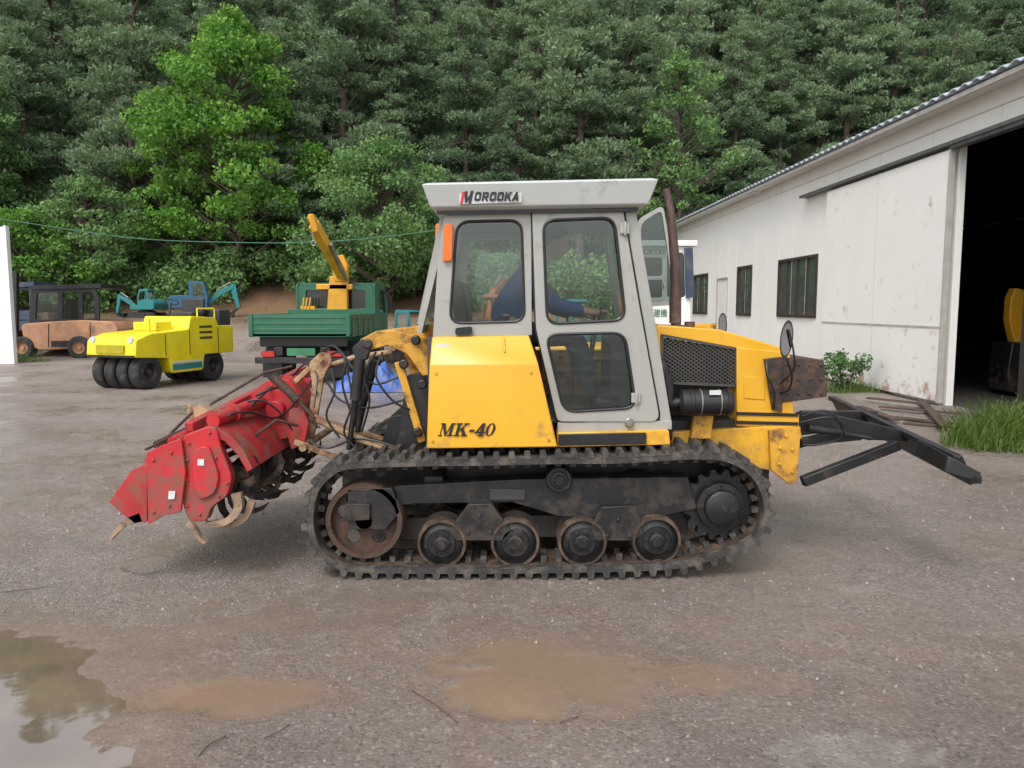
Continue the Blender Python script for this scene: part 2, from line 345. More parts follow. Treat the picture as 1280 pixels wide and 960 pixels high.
L.new(base,b.inputs['Base Color'])
rr=N.new('ShaderNodeMapRange'); rr.inputs[3].default_value=.60; rr.inputs[4].default_value=.14; L.new(math_('MAXIMUM',WET,FILM),rr.inputs[0]); L.new(rr.outputs[0],b.inputs['Roughness'])
hgt=math_('ADD',math_('MULTIPLY',fine.outputs[0],.7),math_('ADD',math_('MULTIPLY',mid.outputs[0],2.4),math_('ADD',math_('MULTIPLY',sp2.outputs[0],1.1),math_('MULTIPLY',vor.outputs['Distance'],-.5))))
bp=N.new('ShaderNodeBump'); bp.inputs['Distance'].default_value=.013; L.new(hgt,bp.inputs['Height'])
bs=N.new('ShaderNodeMapRange'); bs.inputs[3].default_value=1.; bs.inputs[4].default_value=.45; L.new(WET,bs.inputs[0])
L.new(math_('MULTIPLY',bs.outputs[0],math_('SUBTRACT',1.,math_('MULTIPLY',FILM,.85))),bp.inputs['Strength'])
L.new(bp.outputs[0],b.inputs['Normal'])
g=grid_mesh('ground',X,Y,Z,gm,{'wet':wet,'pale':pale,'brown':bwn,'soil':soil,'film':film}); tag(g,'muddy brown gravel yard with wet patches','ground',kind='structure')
xh=np.linspace(-150,150,90); yh=np.linspace(36.3,190,60); XH,YH=np.meshgrid(xh,yh); ZH=terr(XH,YH)+nz(XH,YH,.12,5)*.8-.15
ZH=np.minimum(ZH,52)
hm=mat('forest_floor',(.045,.065,.028),.95,var=.5,scale=1,dirt=(.06,.042,.025),amt=.4)
hl=grid_mesh('hill',XH,YH,ZH,hm,{}); tag(hl,'steep wooded hillside behind the yard','hill',kind='structure')
def water(name,x0,x1,y0,y1,z,col,f0,label):
    m=bpy.data.materials.new(name+'_surface'); m.use_nodes=True; nt=m.node_tree; N=nt.nodes; L=nt.links; N.clear(); o=N.new('ShaderNodeOutputMaterial')
    df=N.new('ShaderNodeBsdfDiffuse'); gl=N.new('ShaderNodeBsdfGlossy'); gl.inputs['Roughness'].default_value=.03
    g=N.new('ShaderNodeNewGeometry'); n=N.new('ShaderNodeTexNoise'); n.inputs['Scale'].default_value=3.5; n.inputs['Detail'].default_value=3; L.new(g.outputs['Position'],n.inputs['Vector'])
    n2_=N.new('ShaderNodeTexNoise'); n2_.inputs['Scale'].default_value=3; n2_.inputs['Detail'].default_value=9; L.new(g.outputs['Position'],n2_.inputs['Vector'])
    r=N.new('ShaderNodeValToRGB'); r.color_ramp.elements[0].position=.3; r.color_ramp.elements[1].position=.7; r.color_ramp.elements[0].color=(*[c*.75 for c in col],1); r.color_ramp.elements[1].color=(*[c*1.2 for c in col],1); L.new(n2_.outputs[0],r.inputs[0]); L.new(r.outputs[0],df.inputs[0])
    bp=N.new('ShaderNodeBump'); bp.inputs['Strength'].default_value=.05; bp.inputs['Distance'].default_value=.02; L.new(n.outputs[0],bp.inputs['Height']); L.new(bp.outputs[0],gl.inputs['Normal'])
    lw=N.new('ShaderNodeLayerWeight'); lw.inputs[0].default_value=.25; mr=N.new('ShaderNodeMapRange'); mr.inputs[3].default_value=f0; mr.inputs[4].default_value=1; L.new(lw.outputs['Fresnel'],mr.inputs[0])
    mx=N.new('ShaderNodeMixShader'); L.new(mr.outputs[0],mx.inputs[0]); L.new(df.outputs[0],mx.inputs[1]); L.new(gl.outputs[0],mx.inputs[2]); L.new(mx.outputs[0],o.inputs[0])
    ob=MB().add([(x0,y0,z),(x1,y0,z),(x1,y1,z),(x0,y1,z)],[(0,1,2,3)]).build('puddle',m); tag(ob,label,'puddle',kind='structure')
water('large_puddle',-6,-1.1,1.2,4.25,-.0135,(.185,.137,.098),.28,'large muddy puddle reflecting trees and sky at the near left')
vs=[];fs=[]
for i in range(4200):
    x=random.uniform(-4,4.5); y=2.0+random.random()**1.5*7
    r=random.choice([.0025,.003,.004,.005,.006,.010])*random.uniform(.7,1.3)*(1+.10*(y-2))
    if x<-.85 and y<4: continue
    if abs(x-.1)<.5 and abs(y-3.3)<.3: continue
    k=len(vs); z=-.002; rot=random.random()*6
    for a in range(5):
        t=rot+a*1.2566; vs.append((x+math.cos(t)*r*random.uniform(.8,1.2),y+math.sin(t)*r*random.uniform(.7,1.1),z))
    vs.append((x,y,z+r*.8+.004)); vs.append((x,y,z-r))
    for a in range(5): fs+=[(k+a,k+(a+1)%5,k+5),(k+(a+1)%5,k+a,k+6)]
mg=mat('stone_chips',(.20,.17,.15),.6,var=.6,scale=25)
o=MB().add(vs,fs).build('gravel',mg); tag(o,'small loose stones scattered over the muddy yard','gravel',kind='stuff')
tw=MB()
for a,b_,c in (((515,865),(545,885),(572,905)),((248,948),(262,935),(283,922)),((0,742),(30,740),(60,735)),((330,925),(350,918),(362,908)),((700,905),(715,902),(722,898)),((150,712),(175,720),(200,716))):
    tw.spl([G(*a)+Vector((0,0,.008)),G(*b_)+Vector((0,0,.014)),G(*c)+Vector((0,0,.008))],.0025,5)
o=tw.build('twigs',M_wood); tag(o,'thin dark twigs lying on the wet mud','twigs',kind='stuff')
# ================================================================ TRACTOR
T=thing('crawler_tractor',(0,5.37,0),'yellow crawler tractor with grey cab and rubber tracks in the middle of the yard','tractor')
YT=4.53
circ=lambda cx,cz,r,n:[(cx+r*math.cos(2*math.pi*i/n),cz+r*math.sin(2*math.pi*i/n)) for i in range(n)]
def undercarriage(dy):
    def bld(mb,name,m,parent=T,**k):
        for v in mb.v: v.y+=dy
        return mb.build(name,m,parent,**k)
    pp=[(384,640),(389,614),(404,594),(432,579),(520,575),(600,574),(690,572),(780,571),(870,566),(915,571),(945,590),(960,616),(963,645),(951,672),(922,691),(884,703),(845,712),(760,716),(640,718),(520,718),(440,716),(410,706),(391,684),(384,662)]
    pts=[P(a,b,YT) for a,b in pp]; cc=catmull(pts,12,True)
    L_=[0]
    for i in range(len(cc)): L_.append(L_[-1]+(cc[(i+1)%len(cc)]-cc[i]).length)
    n=136; tot=L_[-1]; rs=[];j=0
    for i in range(n):
        t=tot*i/n
        while L_[j+1]<t: j+=1
        f=(t-L_[j])/(L_[j+1]-L_[j]); rs.append(cc[j].lerp(cc[(j+1)%len(cc)],f))
    nr=[]
    for i in range(n):
        d=(rs[(i+1)%n]-rs[i-1]).normalized(); nr.append(Vector((-d.z,0,d.x)))
    ctr=sum(rs,Vector())/n
    if (rs[0]-ctr).dot(nr[0])<0: nr=[-v for v in nr]
    b=MB(); vs=[];fs=[]
    for i in range(n):
        for yy,t in ((0,-.004),(.012,.0),(.348,0),(.36,-.004),(.36,-.040),(0,-.040)):
            p=rs[i]+nr[i]*t; vs.append((p.x,YT+yy,p.z))
    for i in range(n):
        k=(i+1)%n
        for a in range(6): fs.append((i*6+a,i*6+(a+1)%6,k*6+(a+1)%6,k*6+a))
    b.add(vs,fs)
    def lug(c,d,u,y0,y1,h,w0,w1):
        vs=[]
        for yy in (y0,y1):
            for s_,t_,ww in ((-1,-.004,w0),(1,-.004,w0),(1,h,w1),(-1,h,w1)):
                p=c+d*s_*ww+u*t_; vs.append((p.x,YT+yy,p.z))
        b.add(vs,[(0,1,2,3),(7,6,5,4),(0,1,5,4),(1,2,6,5),(2,3,7,6),(3,0,4,7)])
    for i in range(0,n,2):
        d=Vector((nr[i].z,0,-nr[i].x)); h=.034+random.uniform(-.004,.003)
        lug(rs[i],d,nr[i],-.004,.17,h,.024,.015); lug(rs[i]+d*.03,d,nr[i],.19,.364,h,.024,.015)
        b.obox(rs[i]-nr[i]*.058+Vector((0,.12,0)),d*.018,(0,.018,0),nr[i]*.022)
        b.obox(rs[i]-nr[i]*.058+Vector((0,.24,0)),d*.018,(0,.018,0),nr[i]*.022)
    bld(b,'track_belt',M_rub,ang=30)
    b=MB(); vs=[];fs=[]
    for i in range(n):
        for yy in (.05,.31):
            p=rs[i]-nr[i]*.0415; vs.append((p.x,YT+yy,p.z))
    for i in range(n): fs.append((2*i,2*i+1,2*((i+1)%n)+1,2*((i+1)%n)))
    b.add(vs,fs); bld(b,'inner_track_face',M_rim)
    b=MB(); b.pr([(432,618),(500,607),(650,599),(860,596),(872,636),(800,652),(770,648),(700,646),(640,628),(520,630),(432,641)],4.66,4.80)
    b.pr([(500,648),(860,640),(860,668),(500,676)],4.80,4.84)
    bld(b,'track_frame',M_blk,bev=.006)
    b=MB(); b.pr([(434,612),(490,610),(500,640),(482,662),(436,662)],4.60,4.66); b.pr([(432,630),(462,630),(462,650),(432,652)],4.57,4.62); bld(b,'idler_yoke',M_blk,bev=.004)
    b=MB(); b.pr([(612,612),(656,612),(656,625),(612,625)],4.648,4.66); bld(b,'frame_plate',mat('dull_grey_plate',(.06,.06,.06),.4,metal=.4),bev=.002)
    for q,bo in (([(586,630),(614,630),(640,664),(628,676),(570,676),(560,664)],(599,645)),([(752,634),(795,632),(805,668),(790,676),(745,676),(738,660)],(773,650))):
        b=MB(); b.pr(q,4.60,4.66)
        for dx,dz_ in ((0,0),(-14,20),(14,20)): b.lathe([(0,-.012),(.014,-.012),(.016,.002)],P(bo[0]+dx,bo[1]+dz_,4.60),n=8)
        bld(b,'bogie_bracket',M_blk,bev=.004)
    for k,(a,c_) in enumerate(((552,680),(644,679),(728,678),(821,676))):
        c=P(a,c_,4.60); b=MB()
        b.lathe([(.118,.028),(.129,.026),(.133,-.004),(.148,-.004),(.153,.01),(.153,.065),(.115,.075),(.115,.19),(.153,.20),(.153,.255),(.02,.26)],c,n=36)
        rw=bld(b,'road_wheel',M_rim)
        b=MB(); b.lathe([(0,-.026),(.030,-.026),(.034,-.018),(.048,-.014),(.053,0),(.084,.000),(.09,.010),(.127,.024),(.1275,-.002),(.1285,-.002),(.1285,.05),(0,.05)],c,n=36)
        for q in range(6):
            a_=q*math.pi/3; b.lathe([(0,-.012),(.008,-.012),(.008,.002)],c+Vector((math.cos(a_)*.068,0,math.sin(a_)*.068)),n=6)
        bld(b,'hub',M_wh,rw)
    c=P(456,650,4.63); b=MB()
    b.panel(circ(c.x,c.z,.215,40),[circ(c.x+.137*math.cos(a),c.z+.137*math.sin(a),.044,16) for a in [math.radians(18+72*i) for i in range(5)]],4.66,4.68)
    b.lathe([(.205,-.03),(.235,-.03),(.24,-.02),(.24,.12),(.205,.12),(.205,-.03)],c,n=44)
    b.lathe([(0,-.03),(.05,-.03),(.055,.0),(.075,.03)],c,n=24)
    bld(b,'idler_wheel',M_rust)
    c=P(902,634,4.62); b=MB(); out=[]
    for i in range(32):
        a=2*math.pi*i/32; r=.225 if i%2 else .19; out+= [(c.x+r*math.cos(a-.05),c.z+r*math.sin(a-.05)),(c.x+r*math.cos(a+.05),c.z+r*math.sin(a+.05))]
    b.panel(out,[],4.68,4.74); sp=bld(b,'drive_sprocket',M_wh)
    b=MB(); b.lathe([(0,-.04),(.09,-.04),(.105,-.03),(.110,.01),(.145,.015),(.15,.04)],c,n=40)
    for q in range(8):
        a_=q*math.pi/4; b.lathe([(0,.002),(.009,.002),(.009,.018)],c+Vector((math.cos(a_)*.128,0,math.sin(a_)*.128)),n=6)
    bld(b,'hub',M_wh,sp)
    c=P(699,600,4.62); b=MB(); b.lathe([(0,-.02),(.03,-.02),(.035,-.01),(.05,-.008),(.055,0),(.075,0),(.082,.012),(.082,.12)],c,n=28)
    for q in range(6):
        a_=q*math.pi/3; b.lathe([(0,-.012),(.006,-.012),(.006,.002)],c+Vector((math.cos(a_)*.062,0,math.sin(a_)*.062)),n=6)
    bld(b,'carrier_roller',M_wh)
undercarriage(0); undercarriage(1.32)
b=MB(); xL=P(545,600,4.9).x; xR=P(965,600,4.9).x
b.box(xL,xR,4.95,5.80,.42,.92); b.box(-1.15,1.5,5.1,5.65,.35,.6)
for x in (-.55,.25,.75): b.box(x,x+.12,4.72,6.0,.48,.60)
b.build('chassis',M_blk,T,bev=.01)
YC=4.72
win1=rp([(571,277),(652,275),(656,402),(562,404)],16,5)
dw1=rp([(679,275),(768,272),(782,400),(684,405)],16,5)
dw2=rp([(682,418),(781,416),(795,510),(705,515)],16,5)
rear_out=[(556,262),(664,260),(665,419),(541,421),(547,330)]
door_out=rp([(665,261),(778,258),(797,370),(824,520),(819,527),(697,527),(670,410)],6,3)
def rings(loops,Y,name,parent,r=.008):
    for lp in loops:
        b=MB(); b.ring([P(a,c,Y) for a,c in lp],r,8); b.build(name,M_blk2,parent)
MB().ppanel(rear_out,[win1],YC,YC+.035).build('side_panel',M_sil,T,bev=.003)
wn=MB().ppanel(win1,[],YC+.014,YC+.019).build('window',M_glass,T); rings([win1],YC-.001,'window_seal',wn)
dr=MB().ppanel(door_out,[dw1,dw2],YC-.018,YC+.02).build('door',M_sil,T,bev=.004,label='grey cab door with two tinted panes')
MB().ppanel(dw1,[],YC,YC+.005).build('pane',M_glass,dr); MB().ppanel(dw2,[],YC,YC+.005).build('pane',M_glass,dr)
rings([dw1,dw2],YC-.02,'window_seal',dr,.009)
dg_=[((a-742)*1.012+742,(q-395)*1.008+395) for a,q in door_out]
b=MB(); b.ring([P(a,q,YC-.004) for a,q in dg_],.006,6); b.build('door_seal',M_blk2,T)
for q in ((779,286),(793,497)):
    b=MB(); c=P(*q,YC-.02); b.box(c.x-.02,c.x+.035,YC-.035,YC-.012,c.z-.03,c.z+.03); b.tube([c+Vector((.01,-.02,-.04)),c+Vector((.01,-.02,.04))],.009); b.build('hinge',M_sil,dr,bev=.002)
c=P(787,529,YC-.03); b=MB(); b.lathe([(0,-.02),(.02,-.018),(.024,-.005),(.018,.0),(.03,.01)],c,n=20); b.build('handle',M_stl,dr)
b=MB(); b.pr([(780,258),(794,257),(817,390),(840,530),(826,533),(799,370)],YC,YC+.05); b.pr([(697,528),(840,526),(840,537),(697,540)],YC-.01,YC+.04)
b.build('front_pillar',M_sil,T,bev=.004)
YF=6.02
zt=P(660,261,YC).z; xr0=P(556,262,YC).x; xr1=P(543,421,YC).x; xf0=P(794,257,YC).x; xf1=P(838,530,YC).x; zb=P(660,421,YC).z; zf=P(838,530,YC).z
xd=P(665,300,YC).x
toF=lambda lp:[(P(a,q,YC).x,P(a,q,YC).z) for a,q in lp]
MB().panel(toF(rear_out),[toF(win1)],YF-.035,YF).build('side_panel',M_sil,T)
MB().panel(toF(win1),[],YF-.02,YF-.015).build('window',M_glass,T)
b=MB(); b.xz([(xf0-.05,zt),(xf0,zt),(xf1,zf),(xf1-.07,zf)],YF-.05,YF); b.box(xd,xf1,YF-.04,YF,zf-.02,zf+.06); b.build('front_pillar',M_sil,T)
dl=rp([(801,279),(827,262),(834,310),(843,376),(804,379)],8,3)
fd=MB().ppanel(rp([(797,274),(829,256),(837,306),(847,381),(800,384)],8,3),[dl],6.06,6.09).build('door',M_sil,T,label='far cab door swung open towards the front')
MB().ppanel(dl,[],6.075,6.08).build('pane',glassmat('dark_tinted_glass',(.45,.5,.48),.08),fd)
def slopepanel(x0,z0,x1,z1,y0,y1,name,fw=.05):
    L_=math.hypot(x1-x0,z1-z0); mp=lambda u,v,w:(x0+(x1-x0)*v/L_+w,u,z0+(z1-z0)*v/L_)
    o_=[(y0,0),(y1,0),(y1,L_),(y0,L_)]; h=rp([(y0+fw,fw),(y1-fw,fw),(y1-fw,L_-fw),(y0+fw,L_-fw)],.05,4)
    f=MB().panel(o_,[h],-.015,.015,mp).build(name,M_sil,T); MB().panel(h,[],-.003,.003,mp).build('pane',M_glass,f)
slopepanel(xf0-.02,zt,xf1-.12,zf+.35,YC+.05,YF-.05,'windscreen')
slopepanel(xr0+.02,zt,xr1-.10,zb+.02,YC+.05,YF-.05,'rear_screen')
for y_,q in ((5.0,(528,405)),(5.9,(524,405))): b=MB(); b.bar(P(553,272,y_),P(*q,y_),.035,.03); b.build('rear_guard_bar',M_sil,T)
b=MB()
def loft(b,secs):
    n=len(secs[0]); vs=[p for s_ in secs for p in s_]; fs=[tuple(range(n)),tuple(range((len(secs)-1)*n,len(secs)*n))]
    for i in range(len(secs)-1):
        for j in range(n): fs.append((i*n+j,i*n+(j+1)%n,(i+1)*n+(j+1)%n,(i+1)*n+j))
    b.add(vs,fs)
a0=P(528,231,4.60);a1=P(822,225,4.60);b0=P(537,258,4.60);b1=P(812,254,4.60); c0=P(548,265,4.66);c1=P(798,260,4.66)
def rect(x0,x1,y0,y1,z0,z1): return [(x0,y0,z0),(x1,y0,z1),(x1,y1,z1),(x0,y1,z0)]
loft(b,[rect(c0.x,c1.x,4.70,6.04,c0.z,c1.z),rect(b0.x,b1.x,4.63,6.11,b0.z,b1.z),rect(a0.x,a1.x,4.58,6.16,a0.z,a1.z),rect(a0.x+.03,a1.x-.03,4.61,6.13,a0.z+.012,a1.z+.012),rect(a0.x+.3,a1.x-.3,4.9,5.85,a0.z+.045,a1.z+.045)])
rf=b.build('roof',M_roof,T,bev=.006,ang=25)
b=MB(); b.pr([(546,264),(798,260),(798,264),(546,268)],4.675,4.70); b.build('drip_rail',M_blk2,rf)
pl=MB().pr([(574,237),(652,235.5),(652,253),(574,255)],4.602,4.62).build('name_plate',M_roof,rf)
def q4(x0,y0,x1,y1): return [(x0,y0),(x1,y0),(x1,y1),(x0,y1)]
def strokes(gls,px0,px1,py0,py1,Y,sh,wt,m,parent,name,zero=None):
    b=MB(); aa=P(px0,py1,Y); bb2=P(px1,py0,Y); Hh=bb2.z-aa.z
    def tx(x,y,k): return (aa.x+(x+sh*y)/(wt+sh)*(bb2.x-aa.x),Y-k*.0004,aa.z+y*Hh)
    xo=0;k=0
    for gl,wd in gls:
        for pg in gl:
            k+=1; n_=len(pg); b.add([tx(xo+x,y,k) for x,y in pg]+[(tx(xo+x,y,0)[0],Y+.006,tx(xo+x,y,0)[2]) for x,y in pg],[tuple(range(n_))]+[(i,(i+1)%n_,n_+(i+1)%n_,n_+i) for i in range(n_)])
        xo+=wd
    if zero:
        n_=24; vs=[];fs=[]
        for rx,ry in ((.36,.51),(.155,.44)):
            for i in range(n_): t=2*math.pi*i/n_; vs.append(tx(xo+.36+rx*math.cos(t),.5+ry*math.sin(t),0))
        for i in range(n_): fs.append((i,(i+1)%n_,n_+(i+1)%n_,n_+i))
        b.add(vs,fs)
    return b.build(name,m,parent)
strokes([([q4(0,0,.24,1)],1.)],575,592,238,254,4.598,.25,1.,M_txtr,pl,'lettering')
strokes([([[(.24,1),(.44,1),(.60,.35),(.52,.06),(.42,.06),(.24,.72)],[(.52,.06),(.60,.35),(.80,1),(.98,1),(.62,.06)],q4(.76,0,1.,1)],1.)],575,592,238,254,4.597,.25,1.,M_txt,pl,'lettering')
# wide bold capitals: each glyph from thick strokes, unit width 1
gO=[q4(.04,.10,.30,.90),q4(.70,.10,.96,.90),[(.12,.76),(.88,.76),(.80,1),(.20,1)],[(.20,0),(.80,0),(.88,.24),(.12,.24)]]
gR=[q4(.04,0,.30,1),[(.28,.78),(.88,.78),(.80,1),(.28,1)],q4(.68,.48,.94,.88),[(.28,.38),(.86,.38),(.92,.56),(.28,.56)],[(.42,.40),(.70,.40),(1.0,0),(.70,0)]]
gK=[q4(.04,0,.30,1),[(.28,.36),(.28,.62),(.68,1),(1.,1)],[(.38,.58),(.62,.66),(1.02,0),(.70,0)]]
gA_=[[(0,0),(.26,0),(.56,.95),(.44,1)],[(.74,0),(1.0,0),(.66,1),(.44,1)],q4(.22,.18,.80,.38)]
strokes([(gO,1.1),(gR,1.1),(gO,1.1),(gO,1.1),(gK,1.1),(gA_,1.05)],592,650,240,251,4.598,.25,6.5,M_txt,pl,'lettering')
b=MB(); b.pr(rp([(555,280),(566,279),(565,326),(553,327)],4,3),YC-.03,YC-.002); b.build('side_lamp',M_org,T,bev=.004)
b=MB(); c=P(548,288,5.9); b.lathe([(.022,0),(.026,.02),(.022,.10),(.012,.11)],(c.x,c.y,c.z-.06),(0,0,1),16); b.build('beacon',M_org,T)
rows=[((540,421),(661,419),4.70),((537,456),(673,455),4.58),((533,561),(697,559),4.58)]
V_=[]
for l,r_,y in rows: V_+= [P(*l,y),P(*r_,y)]
V_+=[Vector((V_[4].x,5.0,V_[4].z)),Vector((V_[5].x,5.0,V_[5].z)),Vector((V_[0].x,5.0,V_[0].z)),Vector((V_[1].x,5.0,V_[1].z))]
FF=[(0,1,3,2),(2,3,5,4),(4,5,7,6),(0,8,9,1),(0,2,4,6,8),(1,9,7,5,3),(6,7,9,8)]
fen=MB().add(V_,FF).build('rear_fender',M_yel,T,bev=.008)
MB().add([Vector((v.x,10.74-v.y,v.z)) for v in V_],FF).build('rear_fender',M_yel,T,bev=.008)
gl_M=[q4(.12,.03,.19,.97),[(.08,1),(.34,1),(.62,.22),(.52,0)],[(.52,0),(.60,0),(.90,1),(.82,1)],q4(.82,.03,1.03,.97),q4(0,0,.32,.08),q4(.70,0,1.15,.08),q4(.0,.92,.28,1),q4(.84,.92,1.15,1)]
gl_K=[q4(.14,.03,.36,.97),[(.34,.34),(.34,.46),(.76,.95),(.88,.95)],[(.44,.54),(.60,.70),(1.0,.04),(.72,.04)],q4(.02,0,.48,.08),q4(.02,.92,.48,1),q4(.60,0,1.08,.08),q4(.62,.92,1.02,1)]
gl_4=[q4(.42,.03,.63,1),q4(0,.22,.78,.34),[(0,.22),(.12,.22),(.48,.88),(.48,1),(.42,1)],q4(.30,0,.76,.08)]
strokes([(gl_M,1.2),(gl_K,1.12),([q4(.05,.34,.42,.50)],.5),(gl_4,.82)],547,622,529,545,4.576,.3,4.4,M_txt,fen,'model_lettering',zero=True)
b=MB(); b.pr([(546,430),(561,430),(561,440),(546,440)],4.655,4.68); b.build('sticker',M_label,fen)
b=MB(); b.pr(rp([(569,410),(590,408),(590,418),(569,419)],3,2),4.69,4.74); b.build('latch',M_blk2,fen)
b=MB(); b.tube([P(629,421,4.68),P(631,440,4.62)],.006); b.build('rib',M_yel,fen)
b=MB()
for q in ((545,467),(664,466),(541,552),(686,550)): b.lathe([(0,-.006),(.009,-.006),(.010,.001)],P(*q,4.58),n=8)
b.build('bolt_head',M_yelr,fen)
b=MB(); b.pr([(697,541),(836,538),(838,556),(697,559)],4.66,4.95); sk=b.build('side_skirt',M_yel,T,bev=.004)
b=MB(); b.pr([(698,543),(808,541),(808,555),(698,557)],4.645,4.66); b.build('step_plate',M_blk,sk,bev=.003)
b=MB(); b.box(xr1,xf1-.05,YC+.05,YF-.05,.93,.97); b.build('cab_floor',M_cabin,T)
b=MB(); b.box(xr1-.05,xr1,YC+.06,YF-.06,.93,zb); b.build('rear_bulkhead',M_cabin,T)
b=MB(); b.box(xr0,xf0,YC+.06,YF-.06,zt-.03,zt-.005); b.build('headliner',M_cabin,T)
b=MB(); b.box(xf1-.15,xf1-.1,YC+.06,YF-.06,.93,zf+.38); b.box(.66,.80,5.15,5.7,.97,1.45); b.build('dashboard',M_cabin,T,bev=.01)
b=MB(); b.box(xd,xf1-.12,YF-.06,YF-.05,.97,1.32); b.build('inner_side_panel',M_yelr,T)
b=MB(); b.box(-.32,.16,5.12,5.62,1.28,1.40); b.box(-.22,.10,5.2,5.55,.97,1.28); sx=b.build('seat',M_seat,T,bev=.03)
b=MB(); b.bar((-.30,5.37,1.38),(-.38,5.37,1.82),.42,.10); b.build('backrest',M_seat,sx,bev=.03)
for x,y,t in ((.50,5.10,.08),(.52,5.3,.05),(.45,5.62,-.05),(.18,4.98,.03)):
    b=MB(); b.tube([(x,y,.97),(x+t*.3,y,1.3),(x+t,y,1.60)],.009); b.lathe([(0,-.03),(.02,-.02),(.024,0),(.02,.02),(0,.03001)],(x+t,y,1.62),(0,0,1),12); b.build('control_lever',M_blk2,T)
b=MB(); b.pr([(822,406),(900,412),(986,437),(990,452),(922,436),(828,419),(822,419)],4.93,5.82); b.pr([(812,409),(825,407),(827,470),(814,470)],4.90,5.84)
hd=b.build('hood',M_yel,T,bev=.008)
b=MB(); b.pr([(921,434),(987,441),(992,516),(999,518),(999,536),(921,533)],4.91,5.84); fp=b.build('front_panel',M_yel,T,bev=.006)
for q in ([(921,515),(998,517),(998,521),(921,519)],[(921,526),(998,528),(998,532),(921,530)]): b=MB(); b.pr(q,4.902,4.912); b.build('stripe',M_txt,fp)
b=MB(); b.pr([(930,470),(956,472),(956,500),(930,498)],4.904,4.912); b.build('panel_cover',M_yel,fp,bev=.003)
b=MB(); b.pr([(828,422),(919,438),(919,520),(828,520)],5.12,5.76)
for k in range(5): b.tube([P(845+k*14,444+k*2,5.08),P(843+k*14,476,5.08)],.014)
b.build('engine_block',mat('black_engine_grey',(.012,.012,.012),.6,var=.5,scale=12,dirt=(.04,.03,.02),amt=.3,dscale=10),T,bev=.008)
Pg=[(P(a,q,4.93).x,P(a,q,4.93).z) for a,q in [(827,419),(920,436),(920,482),(827,478)]]
def clip(p,d_,poly):
    t0,t1=-9,9; n=len(poly); cx=sum(q[0] for q in poly)/n; cz=sum(q[1] for q in poly)/n
    for i in range(n):
        a=poly[i];b2=poly[(i+1)%n]; nx,nz_=(b2[1]-a[1]),-(b2[0]-a[0])
        if (cx-a[0])*nx+(cz-a[1])*nz_<0: nx,nz_=-nx,-nz_
        num=(p[0]-a[0])*nx+(p[1]-a[1])*nz_; den=d_[0]*nx+d_[1]*nz_
        if abs(den)<1e-9:
            if num<0:return None
            continue
        t=-num/den
        if den>0:t0=max(t0,t)
        else:t1=min(t1,t)
    return (t0,t1) if t1>t0 else None
b=MB(); cx=sum(q[0] for q in Pg)/4; cz=sum(q[1] for q in Pg)/4
for sgn in (-1,1):
    for k in range(-20,21):
        p=(cx+k*.034,cz); d_=(.82,sgn*.57); r_=clip(p,d_,Pg)
        if r_: b.bar((p[0]+d_[0]*r_[0],4.930+sgn*.0025,p[1]+d_[1]*r_[0]),(p[0]+d_[0]*r_[1],4.930+sgn*.0025,p[1]+d_[1]*r_[1]),.0065,.005,(0,1,0))
for i in range(4):
    a=Pg[i];c_=Pg[(i+1)%4]; b.bar((a[0],4.925,a[1]),(c_[0],4.925,c_[1]),.016,.016,(0,1,0))
b.build('engine_grille',mat('black_mesh',(.065,.062,.058),.4,var=.3,metal=.2,dirt=(.12,.09,.07),amt=.4,dscale=9),T)
c=P(850,503,4.80); c2=P(914,502,4.80); L_=c2.x-c.x
b=MB(); b.lathe([(0,-.01),(.06,-.01),(.07,0),(.082,.005),(.082,.05),(.087,.055),(.087,.075),(.082,.08),(.082,L_-.04),(.088,L_-.035),(.088,L_-.015),(.08,L_),(0,L_+.001)],c,(1,0,0),32)
ac=b.build('air_cleaner',M_blk2,T)
for t in (.12,.24): b=MB(); b.lathe([(.0835,0),(.0855,.002),(.0855,.006),(.0835,.008)],c+Vector((t,0,0)),(1,0,0),32); b.build('clamp_band',M_stl,ac)
b=MB(); q=P(893,489,4.72); b.box(q.x-.03,q.x+.04,4.716,4.722,q.z-.022,q.z+.006); b.build('sticker',M_label,ac)
b=MB(); b.spl([P(824,466,4.80),P(832,470,4.80),P(836,490,4.80),P(838,503,4.80),P(850,503,4.80)],.036,14); b.build('intake_hose',M_blk2,T)
b=MB(); b.spl([P(820,455,4.84),P(826,458,4.8),P(829,470,4.8)],.046,14); b.build('intake_elbow',M_blk2,T)
b=MB(); b.spl([P(836,520,4.82),P(838,545,4.80),P(830,556,4.82)],.014); b.build('drain_hose',M_blk2,T)
b=MB(); b.lathe([(0,-.02),(.04,-.02),(.045,0),(.045,.04)],P(825,512,4.80),(0,1,0),20); b.build('filter_bowl',M_blk2,T)
b=MB(); b.pr([(868,520),(892,520),(888,548),(864,548)],4.84,4.90); b.build('bracket_plate',M_yelr,T)
b=MB(); b.pr([(836,540),(965,533),(1000,533),(1003,548),(975,560),(962,588),(836,570)],4.90,5.84)
b.build('lower_body',M_yel,T,bev=.006)
for y0_,y1_,yb_ in ((4.86,4.90,4.86),(5.84,5.88,5.84)):
    b=MB(); b.xz([(P(a,q,4.86).x,P(a,q,4.86).z) for a,q in [(962,538),(1001,534),(1000,556),(996,603),(987,606),(964,588)]],y0_,y1_)
    for q in ((975,560),(990,562),(974,580),(990,590),(982,545)): v=P(*q,4.86); b.lathe([(0,-.012),(.011,-.012),(.012,.002)],(v.x,yb_,v.z),n=6)
    b.build('front_bracket',M_yelr,T,bev=.004)
b=MB(); b.pr([(974,446),(1030,450),(1034,496),(974,504)],4.90,5.8)
